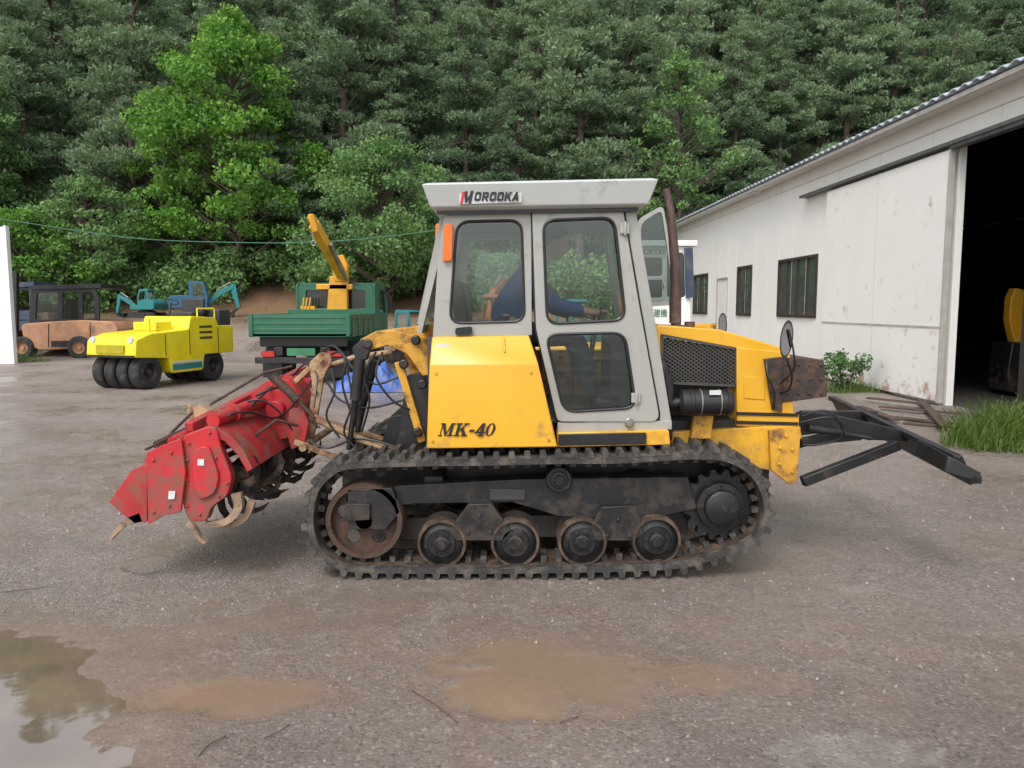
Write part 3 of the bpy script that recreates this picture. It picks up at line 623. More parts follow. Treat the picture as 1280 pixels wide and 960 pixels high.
for i in range(4):
    for j in range(3): b.lathe([(0,-.01),(.011,-.008),(.011,.002)],P(984+i*14,456+j*18,4.90),n=8)
for j in range(4):
    for k in range(4): c=P(1032,456+j*11,4.92); b.box(c.x,c.x+.012,5.0+k*.2,5.12+k*.2,c.z-.012,c.z+.012)
b.pr([(956,449),(978,446),(978,516),(966,512)],4.88,4.93); b.build('front_guard',mat('brown_rusted_black_steel',(.035,.024,.02),.6,var=.3,scale=10,dirt=(.12,.055,.03),amt=.5,dscale=12,bump=.4),T,bev=.006)
def mirror(pp_,Y,stalk,name='wing_mirror'):
    q=[P(a,b2,Y) for a,b2 in pp_]; b=MB(); ns=len(q); b.add([v for v in q]+[v+Vector((.02,.05,0)) for v in q],[tuple(range(ns)),tuple(range(2*ns-1,ns-1,-1))]+[(i,(i+1)%ns,ns+(i+1)%ns,ns+i) for i in range(ns)])
    b.spl([P(*s_) for s_ in stalk],.007); m_=b.build(name,M_blk2,T,bev=.004)
    ctr=sum(q,Vector())/ns; MB().add([ctr+(v-ctr)*.86-Vector((0,.004,0)) for v in q],[tuple(range(ns))]).build('mirror_glass',mat('mirror_glass',(.4,.42,.42),.12,metal=1,var=.02),m_)
el_=lambda cx,cy,rx,ry,rot=0:[(cx+rx*math.cos(t)*math.cos(rot)-ry*math.sin(t)*math.sin(rot),cy+rx*math.cos(t)*math.sin(rot)+ry*math.sin(t)*math.cos(rot)) for t in [2*math.pi*i/24 for i in range(24)]]
mirror(el_(983,424,8,24,.12),4.62,[(983,448,4.64),(990,470,4.70),(985,488,4.80),(970,492,4.92)])
mirror(el_(903,406,5,15),5.95,[(903,420,5.95),(905,430,5.9),(900,440,5.8)])
b=MB(); b.spl([P(958,452,4.87),P(960,470,4.84),P(968,490,4.84),P(966,512,4.87)],.008); b.spl([P(986,412,4.60),P(992,440,4.6),P(992,462,4.65),P(975,480,4.85)],.006); b.build('mirror_stay',M_blk2,T)
b=MB(); b.tube([P(845,412,5.15),P(844,330,5.15),P(838,262,5.15),P(833,236,5.15)],[.034,.034,.026,.024],16)
b.tube([P(844,404,5.15),P(844,372,5.15)],.040,16); b.lathe([(.05,0),(.06,.0),(.06,.03),(.05,.03)],P(845,412,5.15),(0,0,1),20); b.tube([P(862,414,5.2),P(862,402,5.2)],.035,14)
b.build('exhaust_stack',M_exh,T)
b=MB()
n0=P(1208,588,4.35); f0=P(1046,508,6.35)
b.bar(n0,f0,.035,.19,(-.55,0,1)); b.bar(n0+Vector((.07,0,-.055)),f0+Vector((.07,0,-.055)),.05,.05); b.bar(n0+Vector((-.05,0,.07)),f0+Vector((-.05,0,.07)),.05,.035)
pt=[P(1186,570,4.35),P(1228,592,4.28),P(1214,600,4.30),P(1180,590,4.35)]
b.add(pt+[v+Vector((0,.35,.04)) for v in pt],[(0,1,2,3),(7,6,5,4),(0,1,5,4),(1,2,6,5),(2,3,7,6),(3,0,4,7)])
bl=b.build('front_blade',M_blk,T,bev=.006,label='black angled front blade frame')
b=MB(); b.bar(P(1003,602,4.90),P(1122,556,4.95),.06,.065); b.build('push_arm',M_blk,bl,bev=.006)
b=MB(); b.bar(P(1003,602,4.90)+Vector((0,.9,0)),P(1122,556,4.95)+Vector((0,.5,.05)),.06,.065); b.build('push_arm',M_blk,bl,bev=.006)
b=MB(); b.pr([(998,516),(1035,517),(1128,538),(1140,552),(1085,550),(1035,540),(998,545)],5.02,5.07); b.bar(P(1000,552,5.0),P(1075,545,5.05),.05,.05); b.build('blade_mount',M_blk,bl,bev=.006)
b=MB(); b.bar(P(1000,520,5.7),P(1095,520,5.7),.06,.08); b.build('blade_mount',M_blk,bl,bev=.006)
b=MB(); b.tube([P(1010,535,4.96),P(1055,542,4.96)],.026,14); b.tube([P(1055,542,4.96),P(1088,548,4.96)],.014,12)
b.build('hydraulic_cylinder',M_blk,bl)
b=MB(); b.spl([P(1003,520,4.95),P(1030,513,4.9),P(1052,528,4.88),P(1050,548,4.9),P(1022,556,4.95),P(1003,556,4.98)],.007); b.build('hose',M_blk2,bl)
b=MB(); b.spl([P(1000,528,4.95),P(1040,522,4.9),P(1058,545,4.9)],.006); b.build('hose',M_blk2,bl)
for y in (4.96,5.64):
    b=MB(); b.pr([(450,424),(470,414),(492,413),(520,420),(541,436),(545,468),(528,470),(508,442),(484,432),(462,438),(452,436)],y,y+.07); b.build('lift_arm',M_yelr,T,bev=.006)
b=MB(); b.pr([(505,440),(541,425),(545,560),(515,558),(522,500)],5.05,5.6); b.pr([(470,414),(520,408),(545,405),(545,425),(520,424)],5.1,5.5); b.build('lift_housing',M_yelr,T,bev=.006)
b=MB(); b.bar(P(498,452,4.98),P(528,552,4.98),.05,.045,(0,1,0)); b.build('lift_strut',M_yelr,T,bev=.005)
b=MB(); b.pr([(508,470),(535,462),(545,575),(490,572),(500,530)],4.99,5.7)
for q in ((520,425),(505,455),(528,480),(522,540),(460,430)): b.lathe([(0,-.03),(.028,-.03),(.032,-.02),(.032,.0)],P(*q,4.95),n=14)
b.pr([(440,435),(452,424),(462,436),(458,450),(445,452)],4.93,5.0)
b.pr([(488,520),(540,515),(545,575),(470,575)],5.1,5.6)
b.build('rear_housing',M_blk,T,bev=.006)
b=MB(); b.tube([P(450,440,4.95),P(446,455,4.95)],.02); b.tube([P(450,448,4.93),P(444,500,4.93)],.036,14); b.tube([P(444,500,4.93),P(436,562,4.93)],.018,12); b.build('lift_cylinder',M_blk,T)
b=MB(); b.tube([P(468,450,5.05),P(452,505,5.05),P(447,540,5.05)],[.035,.035,.018],14); b.build('lift_cylinder',M_blk,T)
b=MB(); b.tube([P(452,445,5.7),P(440,560,5.7)],.022,12); b.build('lift_rod',M_blk,T)
for pts in (((392,522,5.0),(440,545,4.98),(512,572,4.97)),((392,522,5.65),(512,560,5.65))): b=MB(); b.tube([P(*p) for p in pts],.025,12); b.build('lower_link',M_beige,T)
b=MB(); b.tube([P(410,458,5.3),P(442,447,5.3),P(490,440,5.3)],.020,12); b.build('upper_link',M_beige,T)
for pts in (((400,445,5.2),(415,432,5.1),(432,450,5.0),(428,480,5.0),(440,520,5.0)),((405,450,5.25),(425,440,5.15),(445,465,5.0),(470,480,5.0),(500,470,5.0)),((395,470,5.2),(410,480,5.1),(425,500,5.0),(460,510,5.0),(505,500,5.0)),((430,445,5.1),(440,500,4.9),(430,540,4.9),(445,560,4.9)),((478,440,4.98),(470,470,4.93),(490,500,4.93),(512,512,4.95)),((385,550,5.0),(410,560,4.98),(450,548,4.95),(500,560,4.93)),((470,440,4.96),(455,470,4.93),(462,500,4.93),(452,540,4.95)),((415,460,5.0),(418,490,4.95),(408,520,4.95),(425,548,4.95))):
    b=MB(); b.spl([P(*p) for p in pts],.0075); b.build('hydraulic_hose',M_blk2,T)
# ================================================================ TILLER
R=thing('rotary_tiller',(-2.0,5.2,0),'red rotary tiller with curved tines hitched behind the yellow crawler tractor','tiller')
sdp=[(183,566),(204,556),(226,548),(232,590),(226,640),(205,644),(185,656)]
b=MB(); b.pr(sdp,4.40,4.42)
for q in ((192,575),(214,566),(192,640),(212,632)): b.lathe([(0,-.01),(.010,-.01),(.011,.002)],P(*q,4.40),n=6)
b.build('side_plate',M_red,R,bev=.004)
b=MB(); v=[(P(a,q,4.40).x,P(a,q,4.40).z) for a,q in sdp]; b.xz(v,5.98,6.0); b.build('side_plate',M_red,R,bev=.004)
b=MB(); b.pr(rp([(228,548),(236,542),(262,533),(270,535),(276,560),(290,596),(284,620),(264,634),(258,652),(236,652),(228,630)],6,3),4.43,4.50)
b.pr(rp([(240,562),(260,556),(274,596),(268,618),(248,626),(240,600)],8,3),4.41,4.43)
for q in ((236,554),(262,541),(270,572),(234,600),(284,604),(250,643),(234,575),(274,620),(234,632)): b.lathe([(0,-.012),(.010,-.012),(.011,.002)],P(*q,4.43),n=6)
b.build('chain_case',M_red,R,bev=.008)
b=MB(); b.pr([(247,574),(255,574),(255,582),(247,582)],4.404,4.409); b.build('sticker',M_label,R); b=MB(); b.pr([(211,614),(219,614),(218,624),(210,624)],4.392,4.399); b.build('sticker',M_label,R)
b=MB(); b.pr([(136,628),(164,588),(184,578),(184,590),(170,598),(150,632)],4.42,6.0); b.pr([(136,628),(164,588),(184,580),(184,652),(168,655)],4.40,4.415); b.build('rear_cover',M_redd,R,bev=.004)
b=MB(); b.pr([(180,574),(196,562),(224,546),(262,532),(286,543),(304,562),(316,586),(309,590),(297,569),(281,552),(262,542),(226,556),(198,572),(182,584)],4.45,5.97)
for y_ in (4.70,4.95,5.2,5.45,5.7): b.pr([(224,541),(262,527),(290,540),(308,560),(302,564),(282,547),(262,536),(226,549)],y_,y_+.014)
b.build('rotor_hood',M_redd,R,bev=.003)
b=MB(); b.tube([P(214,552,4.44),P(392,462,6.1)],.026,12); b.build('cross_tube',M_red,R)
b=MB(); b.tube([P(266,526,4.5),P(394,476,6.0)],.042,18)
for k in range(3): t=.15+.35*k; p=P(266,526,4.5).lerp(P(394,476,6.0),t); b.lathe([(.042,-.012),(.060,-.012),(.060,.012),(.042,.012),(.042,-.012)],p,P(394,476,6.0)-P(266,526,4.5),20)
b.build('main_beam',M_red,R)
b=MB(); b.bar(P(236,534,4.48),P(380,462,5.9),.055,.055); b.build('top_beam',M_redd,R,bev=.005)
b=MB(); b.pr(rp([(300,500),(335,474),(362,474),(380,505),(368,545),(330,556),(305,540)],8,3),5.1,5.4)
b.lathe([(0,-.04),(.06,-.04),(.07,0),(.07,.1)],P(345,512,5.1),n=24)
for q in ((312,506),(340,482),(366,492),(366,530),(334,546)): b.lathe([(0,-.012),(.010,-.012),(.011,.002)],P(*q,5.1),n=6)
b.build('gearbox',M_red,R,bev=.01)
for y in (4.72,5.0,5.5,5.75):
    b=MB(); b.pr([(262,540),(272,512),(288,514),(298,548),(290,556)],y,y+.02); b.lathe([(0,-.012),(.014,-.012),(.015,.002)],P(280,530,y),n=8); b.build('beam_bracket',M_redd,R,bev=.003)
for y in (5.12,5.42):
    b=MB(); b.pr(rp([(386,454),(400,440),(412,442),(415,452),(405,470),(397,520),(390,558),(378,562),(378,540),(386,520),(390,480)],4,3),y,y+.03)
    for q in ((402,450),(394,490),(386,550)): b.lathe([(0,-.02),(.016,-.02),(.017,.002)],P(*q,y),n=10)
    b.build('hitch_mast',M_beige,R,bev=.005)
for a,e,w_ in ((P(345,500,5.2),P(398,450,5.2),.035),(P(340,478,5.3),P(395,520,5.3),.028),(P(368,552,4.95),P(420,572,5.0),.035)): b=MB(); b.bar(a,e,w_,w_); b.build('hitch_brace',M_beige,R,bev=.004)
b=MB(); b.tube([P(378,560,4.9),P(378,560,4.9)+Vector((0,.9,0))],.024); b.build('hitch_pin_bar',M_beige,R)
b=MB(); b.pr([(232,512),(248,506),(260,514),(256,530),(238,528)],5.2,5.28); b.tube([P(242,528,5.2),P(238,508,5.2),P(232,505,5.2)],.010); b.build('adjuster',M_beige,R,bev=.004)
b=MB(); b.pr([(362,512),(378,508),(386,528),(380,556),(364,562),(358,540)],4.98,5.01); b.build('linkage_plate',M_redd,R,bev=.004)
b=MB(); b.tube([P(340,470,4.95),P(372,500,4.95)],.03,14); b.tube([P(372,500,4.95),P(392,522,4.97)],.014,12); b.build('tilt_cylinder',M_rust,R)
b=MB(); a=P(182,562,4.44);e=P(268,522,5.0); b.tube([a,e],.008,8)
sp=[]
for i in range(170):
    t=i/169; p=a.lerp(e,.12+.6*t); d_=(e-a).normalized(); u=d_.orthogonal().normalized(); w_=d_.cross(u); an=t*2*math.pi*20; sp.append(p+(u*math.cos(an)+w_*math.sin(an))*.02)
b.tube(sp,.0045,5); b.build('spring_rod',M_rust,R)
for pts in (((232,512,5.3),(262,525,5.3),(300,515,5.3)),((262,506,5.4),(330,466,5.6),(365,458,5.7)),((195,570,4.5),(215,540,4.8),(240,516,5.1)),((300,520,4.8),(330,492,5.0),(352,470,5.3)),((318,545,4.75),(345,525,4.85),(372,532,4.95))): b=MB(); b.tube([P(*p) for p in pts],.010); b.build('control_rod',M_rust,R)
for pts in (((272,540,4.6),(285,520,4.6),(310,515,4.7),(345,522,4.9),(372,500,5.1),(398,462,5.3)),((320,495,4.9),(352,485,5.0),(375,515,5.0),(400,535,5.0)),((300,505,4.9),(325,500,4.9),(350,516,4.95),(372,548,5.0)),((366,470,5.3),(382,455,5.2),(396,470,5.1),(392,510,5.0))): b=MB(); b.spl([P(*p) for p in pts],.007); b.build('hose',M_blk2,R)
r0=P(286,606,4.58); b=MB(); b.tube([r0,r0+Vector((0,1.36,0))],.045,14)
for k in range(9): b.lathe([(.05,0),(.11,0),(.11,.012),(.05,.012),(.05,0)],r0+Vector((0,.08+k*.15,0)),n=18)
ro=b.build('rotor_shaft',M_tine,R)
for k in range(44):
    y=r0.y+.03+(k//4)*.13; a0_=(k%4)*1.571+(k//4)*.55; sg=1 if k%2 else -1
    b=MB(); pts=[]
    for i in range(8):
        t=i/7; r_=.06+.19*t; a_=a0_+.9*t*t; pts.append((Vector((r0.x+r_*math.cos(a_),y+sg*.07*max(0,t-.55)**1.2*2.2,r0.z+r_*math.sin(a_))),.022+.014*t))
    vs=[];fs=[]
    for p,w_ in pts:
        rad=Vector((p.x-r0.x,0,p.z-r0.z)).normalized(); tn=Vector((-rad.z,0,rad.x))
        for s_,t_ in ((-1,-1),(1,-1),(1,1),(-1,1)): vs.append(p+tn*w_*s_+Vector((0,t_*.006,0)))
    for i in range(7):
        for j in range(4): fs.append((i*4+j,i*4+(j+1)%4,i*4+4+(j+1)%4,i*4+4+j))
    fs+=[(0,1,2,3),(31,30,29,28)]
    b.add(vs,fs).build('rotor_blade',M_tine,ro)
def hook(pts,w0,w1,Y,m,name,th=.02):
    c_=catmull([P(a,q,Y) for a,q in pts],6); n=len(c_); vs=[];fs=[]
    for i,p in enumerate(c_):
        d_=(c_[min(i+1,n-1)]-c_[max(i-1,0)]).normalized(); nn_=Vector((-d_.z,0,d_.x)); w_=w0+(w1-w0)*i/(n-1)
        for s_,t_ in ((-1,-1),(1,-1),(1,1),(-1,1)): vs.append(p+nn_*w_*s_+Vector((0,t_*th,0)))
    for i in range(n-1):
        for j in range(4): fs.append((i*4+j,i*4+(j+1)%4,i*4+4+(j+1)%4,i*4+4+j))
    fs+=[(0,1,2,3),(4*n-1,4*n-2,4*n-3,4*n-4)]
    MB().add(vs,fs).build(name,m,R)
hook([(178,646),(160,652),(148,662),(139,674)],.030,.006,4.42,M_tan,'skid')
hook([(296,616),(298,636),(282,652),(258,655)],.030,.012,4.46,M_tan,'curved_tine')
hook([(236,652),(244,662),(250,672),(258,678)],.018,.008,4.40,M_tan,'curved_tine')
hook([(315,626),(308,645),(290,656),(268,652)],.022,.010,4.52,M_tan,'curved_tine')
# ================================================================ PERSON
def skin(verts,edges,rad,sub=2):
    me=bpy.data.meshes.new('sk'); me.from_pydata(verts,edges,[]); ob=bpy.data.objects.new('sk',me); COL.objects.link(ob)
    md=ob.modifiers.new('s','SKIN'); md.use_smooth_shade=True
    for i,v in enumerate(me.skin_vertices[0].data):
        r=rad[i]; v.radius=(r,r) if not isinstance(r,tuple) else r
    me.skin_vertices[0].data[0].use_root=True
    m2=ob.modifiers.new('u','SUBSURF'); m2.levels=sub; m2.render_levels=sub
    dg=bpy.context.evaluated_depsgraph_get(); r_=bpy.data.meshes.new_from_object(ob.evaluated_get(dg))
    vs=[v.co.copy() for v in r_.vertices]; fs=[tuple(p.vertices) for p in r_.polygons]; bpy.data.objects.remove(ob); bpy.data.meshes.remove(r_); return vs,fs
PP=thing('person',(-.05,5.37,1.40),'person in a blue work jacket seated at the controls inside the cab','person')
DY=-.12
pel=(-.06,5.37,1.49); ch1=(0,5.37,1.64); ch2=(.09,5.37,1.82); nk=(.18,5.37,1.93); hd0=(.25,5.37,2.03)
shN=(.10,5.20,1.85); elN=(.28,5.10,1.66); wrN=(.50,5.08,1.62); shF=(.10,5.54,1.85); elF=(.26,5.62,1.66); wrF=(.46,5.60,1.60)
V=[pel,ch1,ch2,nk,hd0,shN,elN,wrN,shF,elF,wrF,(.0,5.27,1.47),(.42,5.18,1.46),(.54,5.16,1.08),(.0,5.47,1.47),(.42,5.56,1.46),(.54,5.58,1.08),(.57,5.08,1.62),(.53,5.60,1.60)]
E=[(0,1),(1,2),(2,3),(3,4),(2,5),(5,6),(6,7),(2,8),(8,9),(9,10),(0,11),(11,12),(12,13),(0,14),(14,15),(15,16),(7,17),(10,18)]
Rr=[.11,.11,.12,.055,.055,.05,.036,.026,.05,.036,.026,.08,.06,.03,.08,.06,.03,(.032,.018),(.032,.018)]
bb=MB(); bb.add(*skin(V,E,Rr))
hc=Vector((.285,5.37,2.085)); rot=Matrix.Rotation(math.radians(14),3,'Y')
def headpt(u,v,s=1.0,face=True):
    th=math.pi*v; ph=2*math.pi*u; n_=Vector((math.sin(th)*math.cos(ph),math.sin(th)*math.sin(ph),math.cos(th)))
    x,y,z=n_.x*.096*s,n_.y*.076*s,n_.z*.118*s
    if n_.z<0: k=-n_.z; y*=1-.28*k; x=x*(1-.12*k)+.016*k
    if face and n_.x>0:
        g_=lambda zz,yy,sz,sy:math.exp(-((n_.z-zz)/sz)**2-((n_.y-yy)/sy)**2)
        x+=.026*g_(-.16,0,.17,.16)-.008*(g_(.1,.38,.14,.2)+g_(.1,-.38,.14,.2))+.006*g_(-.52,0,.08,.3)+.008*g_(-.86,0,.15,.4)
    return hc+rot@Vector((x,y,z)),n_
vs=[];fs=[];nu,nv=32,24
for j in range(nv+1):
    for i in range(nu): vs.append(headpt(i/nu,max(.002,min(.998,j/nv)))[0])
for j in range(nv):
    for i in range(nu): fs.append((j*nu+i,j*nu+(i+1)%nu,(j+1)*nu+(i+1)%nu,(j+1)*nu+i))
bb.add(vs,fs)
for s_ in (-1,1): bb.add(*skin([hc+rot@Vector((-.004,s_*.074,.012)),hc+rot@Vector((-.01,s_*.084,-.022))],[(0,1)],[.020,.013],1))
for base in ((.58,5.08,1.62),(.54,5.60,1.60)):
    x,y,z=base
    for k,(dy,l) in enumerate(((-.027,.05),(-.009,.058),(.009,.054),(.027,.042))):
        bb.add(*skin([(x-.01,y+dy,z+.004),(x+l*.5,y+dy,z+.006),(x+l*.75,y+dy*.9,z-.018),(x+l*.6,y+dy*.8,z-.038)],[(0,1),(1,2),(2,3)],[.010,.009,.008,.007],1))
    bb.add(*skin([(x-.04,y+.025,z),(x-.01,y+.045,z-.018),(x+.02,y+.035,z-.03)],[(0,1),(1,2)],[.012,.010,.008],1))
def mv(b):
    for v in b.v: v.y+=DY
    return b
mv(bb).build('body',M_skin,PP,ang=180)
jb=MB(); jb.add(*skin([pel,ch1,ch2,(.165,5.37,1.905),shN,elN,(.475,5.08,1.622),shF,elF,(.435,5.60,1.602)],[(0,1),(1,2),(2,3),(2,4),(4,5),(5,6),(2,7),(7,8),(8,9)],[.14,.145,.155,.085,.08,.058,.045,.08,.058,.045])); mv(jb).build('jacket',M_coat,PP,ang=180)
tb=MB(); tb.add(*skin([pel,(.0,5.27,1.47),(.42,5.18,1.46),(.54,5.16,1.06),(.0,5.47,1.47),(.42,5.56,1.46),(.54,5.58,1.06)],[(0,1),(1,2),(2,3),(0,4),(4,5),(5,6)],[.125,.095,.078,.058,.095,.078,.058])); mv(tb).build('trousers',M_trou,PP,ang=180)
hb=MB(); vs=[];fs=[]
for j in range(nv+1):
    for i in range(nu): vs.append(headpt(i/nu,max(.002,min(.998,j/nv)),1.09,False))
for j in range(nv):
    for i in range(nu):
        q=(j*nu+i,j*nu+(i+1)%nu,(j+1)*nu+(i+1)%nu,(j+1)*nu+i); m_=sum((vs[k][1] for k in q),Vector())/4
        if m_.z*1.0-m_.x*.75>.02 and m_.z>-.55: fs.append(q)
hb.add([v[0] for v in vs],fs)
mv(hb).build('hair',M_hair,PP,ang=180)
for y in (5.15,5.59):
    b=MB(); b.add(*skin([(.52,y,1.035),(.62,y,1.02),(.72,y,1.01)],[(0,1),(1,2)],[.062,.05,.04])); mv(b).build('shoe',M_blk2,PP,ang=180)
for s_ in (-1,1):
    b=MB(); p=hc+rot@Vector((.084,s_*.030,.012)); b.lathe([(0,0),(.008,.001),(.009,.005)],p,(-1,0,0),10); mv(b).build('eye',M_txt,PP)
# ================================================================ WAREHOUSE
WR=.022
def WL(px,py):
    dx,dy,dz=ray(px,py); s_=(7.32+.022*12.74)/(dx+.022*dy); return s_*dy-12.74, H+dz*s_
Wt=thing('warehouse',(7.32,12.74,0),'long white metal clad warehouse with an open dark doorway on the right','warehouse',world=False,rz=WR)
mpw=lambda u,v,w_:(w_,u,v)
wins=[]
for (a,b_,c_,d_) in ((975,320,1022,395),(923,333,940,393),(868,343,885,391)):
    t0=WL(c_,b_)[0]; t1=WL(a,b_)[0]; zt_=WL(c_,b_)[1]; zb_=WL(c_,d_)[1]; wins.append((t0,t1,zb_,zt_))
dt0=WL(910,348)[0]; dt1=WL(897,348)[0]; dz=WL(910,348)[1]
TL=20.5; TN=-10.5; ZE=4.98
outer=[(TN,-.1),(-6.2,-.1),(-6.2,4.30),(.12,4.30),(.12,-.1),(TL,-.1),(TL,ZE),(TN,ZE)]
holes=[[(t0,zb_),(t1,zb_),(t1,zt_),(t0,zt_)] for t0,t1,zb_,zt_ in wins]+[[(dt0,.05),(dt1,.05),(dt1,dz),(dt0,dz)]]
wl=MB().panel(outer,holes,0,.12,mpw)
wl.box(12.0,12.12,TN,TL,-.1,ZE); wl.box(.12,12,TN,TN+.12,-.1,ZE+1.5)
for k in (TN,TL-.12): wl.add([(0,k,ZE),(12.12,k,ZE),(6.06,k,ZE+1.75),(0,k+.12,ZE),(12.12,k+.12,ZE),(6.06,k+.12,ZE+1.75)],[(0,1,2),(3,4,5),(0,1,4,3),(1,2,5,4),(2,0,3,5)])
wl.box(.12,12,TL-.12,TL,-.1,ZE)
wall_o=wl.build('wall',M_clad,Wt)
b=MB(); t=5.3
while t<TL: b.box(-.004,.0,t,t+.008,0,ZE); t+=.91
t=-10
while t<5.3: b.box(-.004,.0,t,t+.008,4.37,ZE-.3); t+=1.82
b.build('cladding_seam',M_seam,wall_o)
b=MB(); b.box(-.03,0,4.9,TL,.0,.12); b.build('wall_base',mat('dirty_plinth',(.25,.22,.19),.7,var=.3,scale=3),wall_o)
for t0,t1,zb_,zt_ in wins:
    f=MB(); w_=.05; f.box(-.03,.09,t0-w_,t0+.02,zb_-w_,zt_+w_); f.box(-.03,.09,t1-.02,t1+w_,zb_-w_,zt_+w_); f.box(-.028,.09,t0,t1,zt_-.02,zt_+w_); f.box(-.045,.09,t0,t1,zb_-w_,zb_+.02)
    m_=(t0+t1)/2; f.box(0,.06,m_-.03,m_+.03,zb_,zt_)
    if t1-t0>2: f.box(-.0,.05,m_-.65,m_-.62,zb_,zt_); f.box(0,.05,m_+.62,m_+.65,zb_,zt_)
    fo=f.build('window',M_brown,Wt); MB().box(.03,.04,t0,t1,zb_,zt_).build('pane',M_pane,fo)
f=MB().box(.02,.06,dt0,dt1,.02,dz).build('door',M_white,Wt); MB().box(-.01,.02,dt0+.08,dt0+.14,.95,1.1).build('handle',M_stl,f)
b=MB(); b.box(-.02,.02,dt0-.05,dt0,.0,dz+.05); b.box(-.02,.02,dt1,dt1+.05,0,dz+.05); b.box(-.02,.02,dt0,dt1,dz,dz+.05); b.build('door_frame',M_trim,f)
DR=mat('rust_streaked_white_door',(.79,.78,.745),.45,var=.03,scale=.8,dirt=(.36,.20,.115),amt=.22,dscale=3.5,zd=(-.15,.55))
b=MB(); b.box(-.14,-.07,.14,4.85,.06,4.22); sd_=b.build('sliding_door',DR,Wt,bev=.006,label='large white sliding door with rust along its bottom edge')
b=MB(); b.box(-.15,-.06,.12,.17,.04,4.24); b.box(-.152,-.139,.17,4.85,1.30,1.33); b.box(-.143,-.139,2.5,2.508,.06,4.2); b.build('door_edge',M_trim,sd_)
b=MB(); b.box(-.20,-.0,-6.3,6.3,4.28,4.34); b.box(-.17,-.02,-6.3,.12,4.22,4.28); b.build('door_rail',mat('dark_grey_rail',(.10,.10,.10),.5,var=.2),Wt)
b=MB(); b.box(-.03,.0,TN,TL,4.66,4.69); b.box(-.30,-.02,TN,TL,4.93,4.96); b.build('eave_board',mat('off_white_soffit',(.68,.68,.65),.6,var=.05),Wt)
vs=[];fs=[]; nt=1400; pitch=.145
tt=np.linspace(TN-.2,TL+.3,nt)
for xa,za,xb,zb_ in ((-.42,ZE+.03,6.06,ZE+1.82),(12.54,ZE+.03,6.06,ZE+1.82)):
    k0=len(vs)
    for t in tt:
        o_=.028*math.cos(math.pi*t/pitch); vs+= [(xa,t,za+o_),(xb,t,zb_+o_)]
    for i in range(nt-1): fs.append((k0+2*i,k0+2*i+1,k0+2*i+3,k0+2*i+2))
b=MB().add(vs,fs); ro_=b.build('roof',M_cor,Wt,ang=80); so_=ro_.modifiers.new('sol','SOLIDIFY'); so_.thickness=.02
b=MB(); b.box(-.38,-.34,TN,TL,ZE-.09,ZE-.02); b.build('gutter',M_trim,Wt)
b=MB(); b.box(.12,12,TN,TL,-.05,.02); b.build('floor',M_conc,Wt)
for t in (-6,-1.5,3,7.5,12,16.5):
    b=MB(); b.box(.17,.3,t,t+.12,0,ZE); b.box(11.75,11.88,t,t+.12,0,ZE); b.bar((.2,t+.06,ZE-.1),(6.06,t+.06,ZE+1.6),.1,.2); b.bar((6.06,t+.06,ZE+1.6),(11.8,t+.06,ZE-.1),.1,.2); b.build('steel_frame',mat('dark_steel',(.03,.022,.02),.6),Wt)
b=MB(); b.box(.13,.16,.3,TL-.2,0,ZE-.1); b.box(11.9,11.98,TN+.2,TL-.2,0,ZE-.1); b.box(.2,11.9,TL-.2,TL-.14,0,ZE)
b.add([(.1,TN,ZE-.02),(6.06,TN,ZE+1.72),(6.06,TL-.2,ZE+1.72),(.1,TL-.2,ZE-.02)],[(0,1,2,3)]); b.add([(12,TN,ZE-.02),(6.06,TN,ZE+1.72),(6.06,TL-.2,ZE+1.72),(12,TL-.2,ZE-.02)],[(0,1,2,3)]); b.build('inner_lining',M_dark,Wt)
c_=WL(952,238); b=MB(); b.box(-.3,-.02,c_[0]-.15,c_[0]+.15,c_[1]-.08,c_[1]+.06); b.build('wall_lamp',M_white,Wt,bev=.02)
YA=14.0; q=P(1272,420,YA); ya=thing('machine_arm',(q.x,YA,.02),'yellow machine arm standing in the dark just inside the warehouse doorway','machine')
b=MB(); b.pr([(1264,372),(1270,360),(1280,362),(1286,378),(1278,392),(1292,404),(1290,430),(1268,428),(1262,400)],YA,YA+.2); b.build('upper_arm',M_crane,ya,bev=.02)
b=MB(); b.pr([(1266,428),(1290,430),(1300,470),(1296,492),(1262,490),(1260,462)],YA-.1,YA+.5); b.build('pedestal',M_blk,ya,bev=.02)
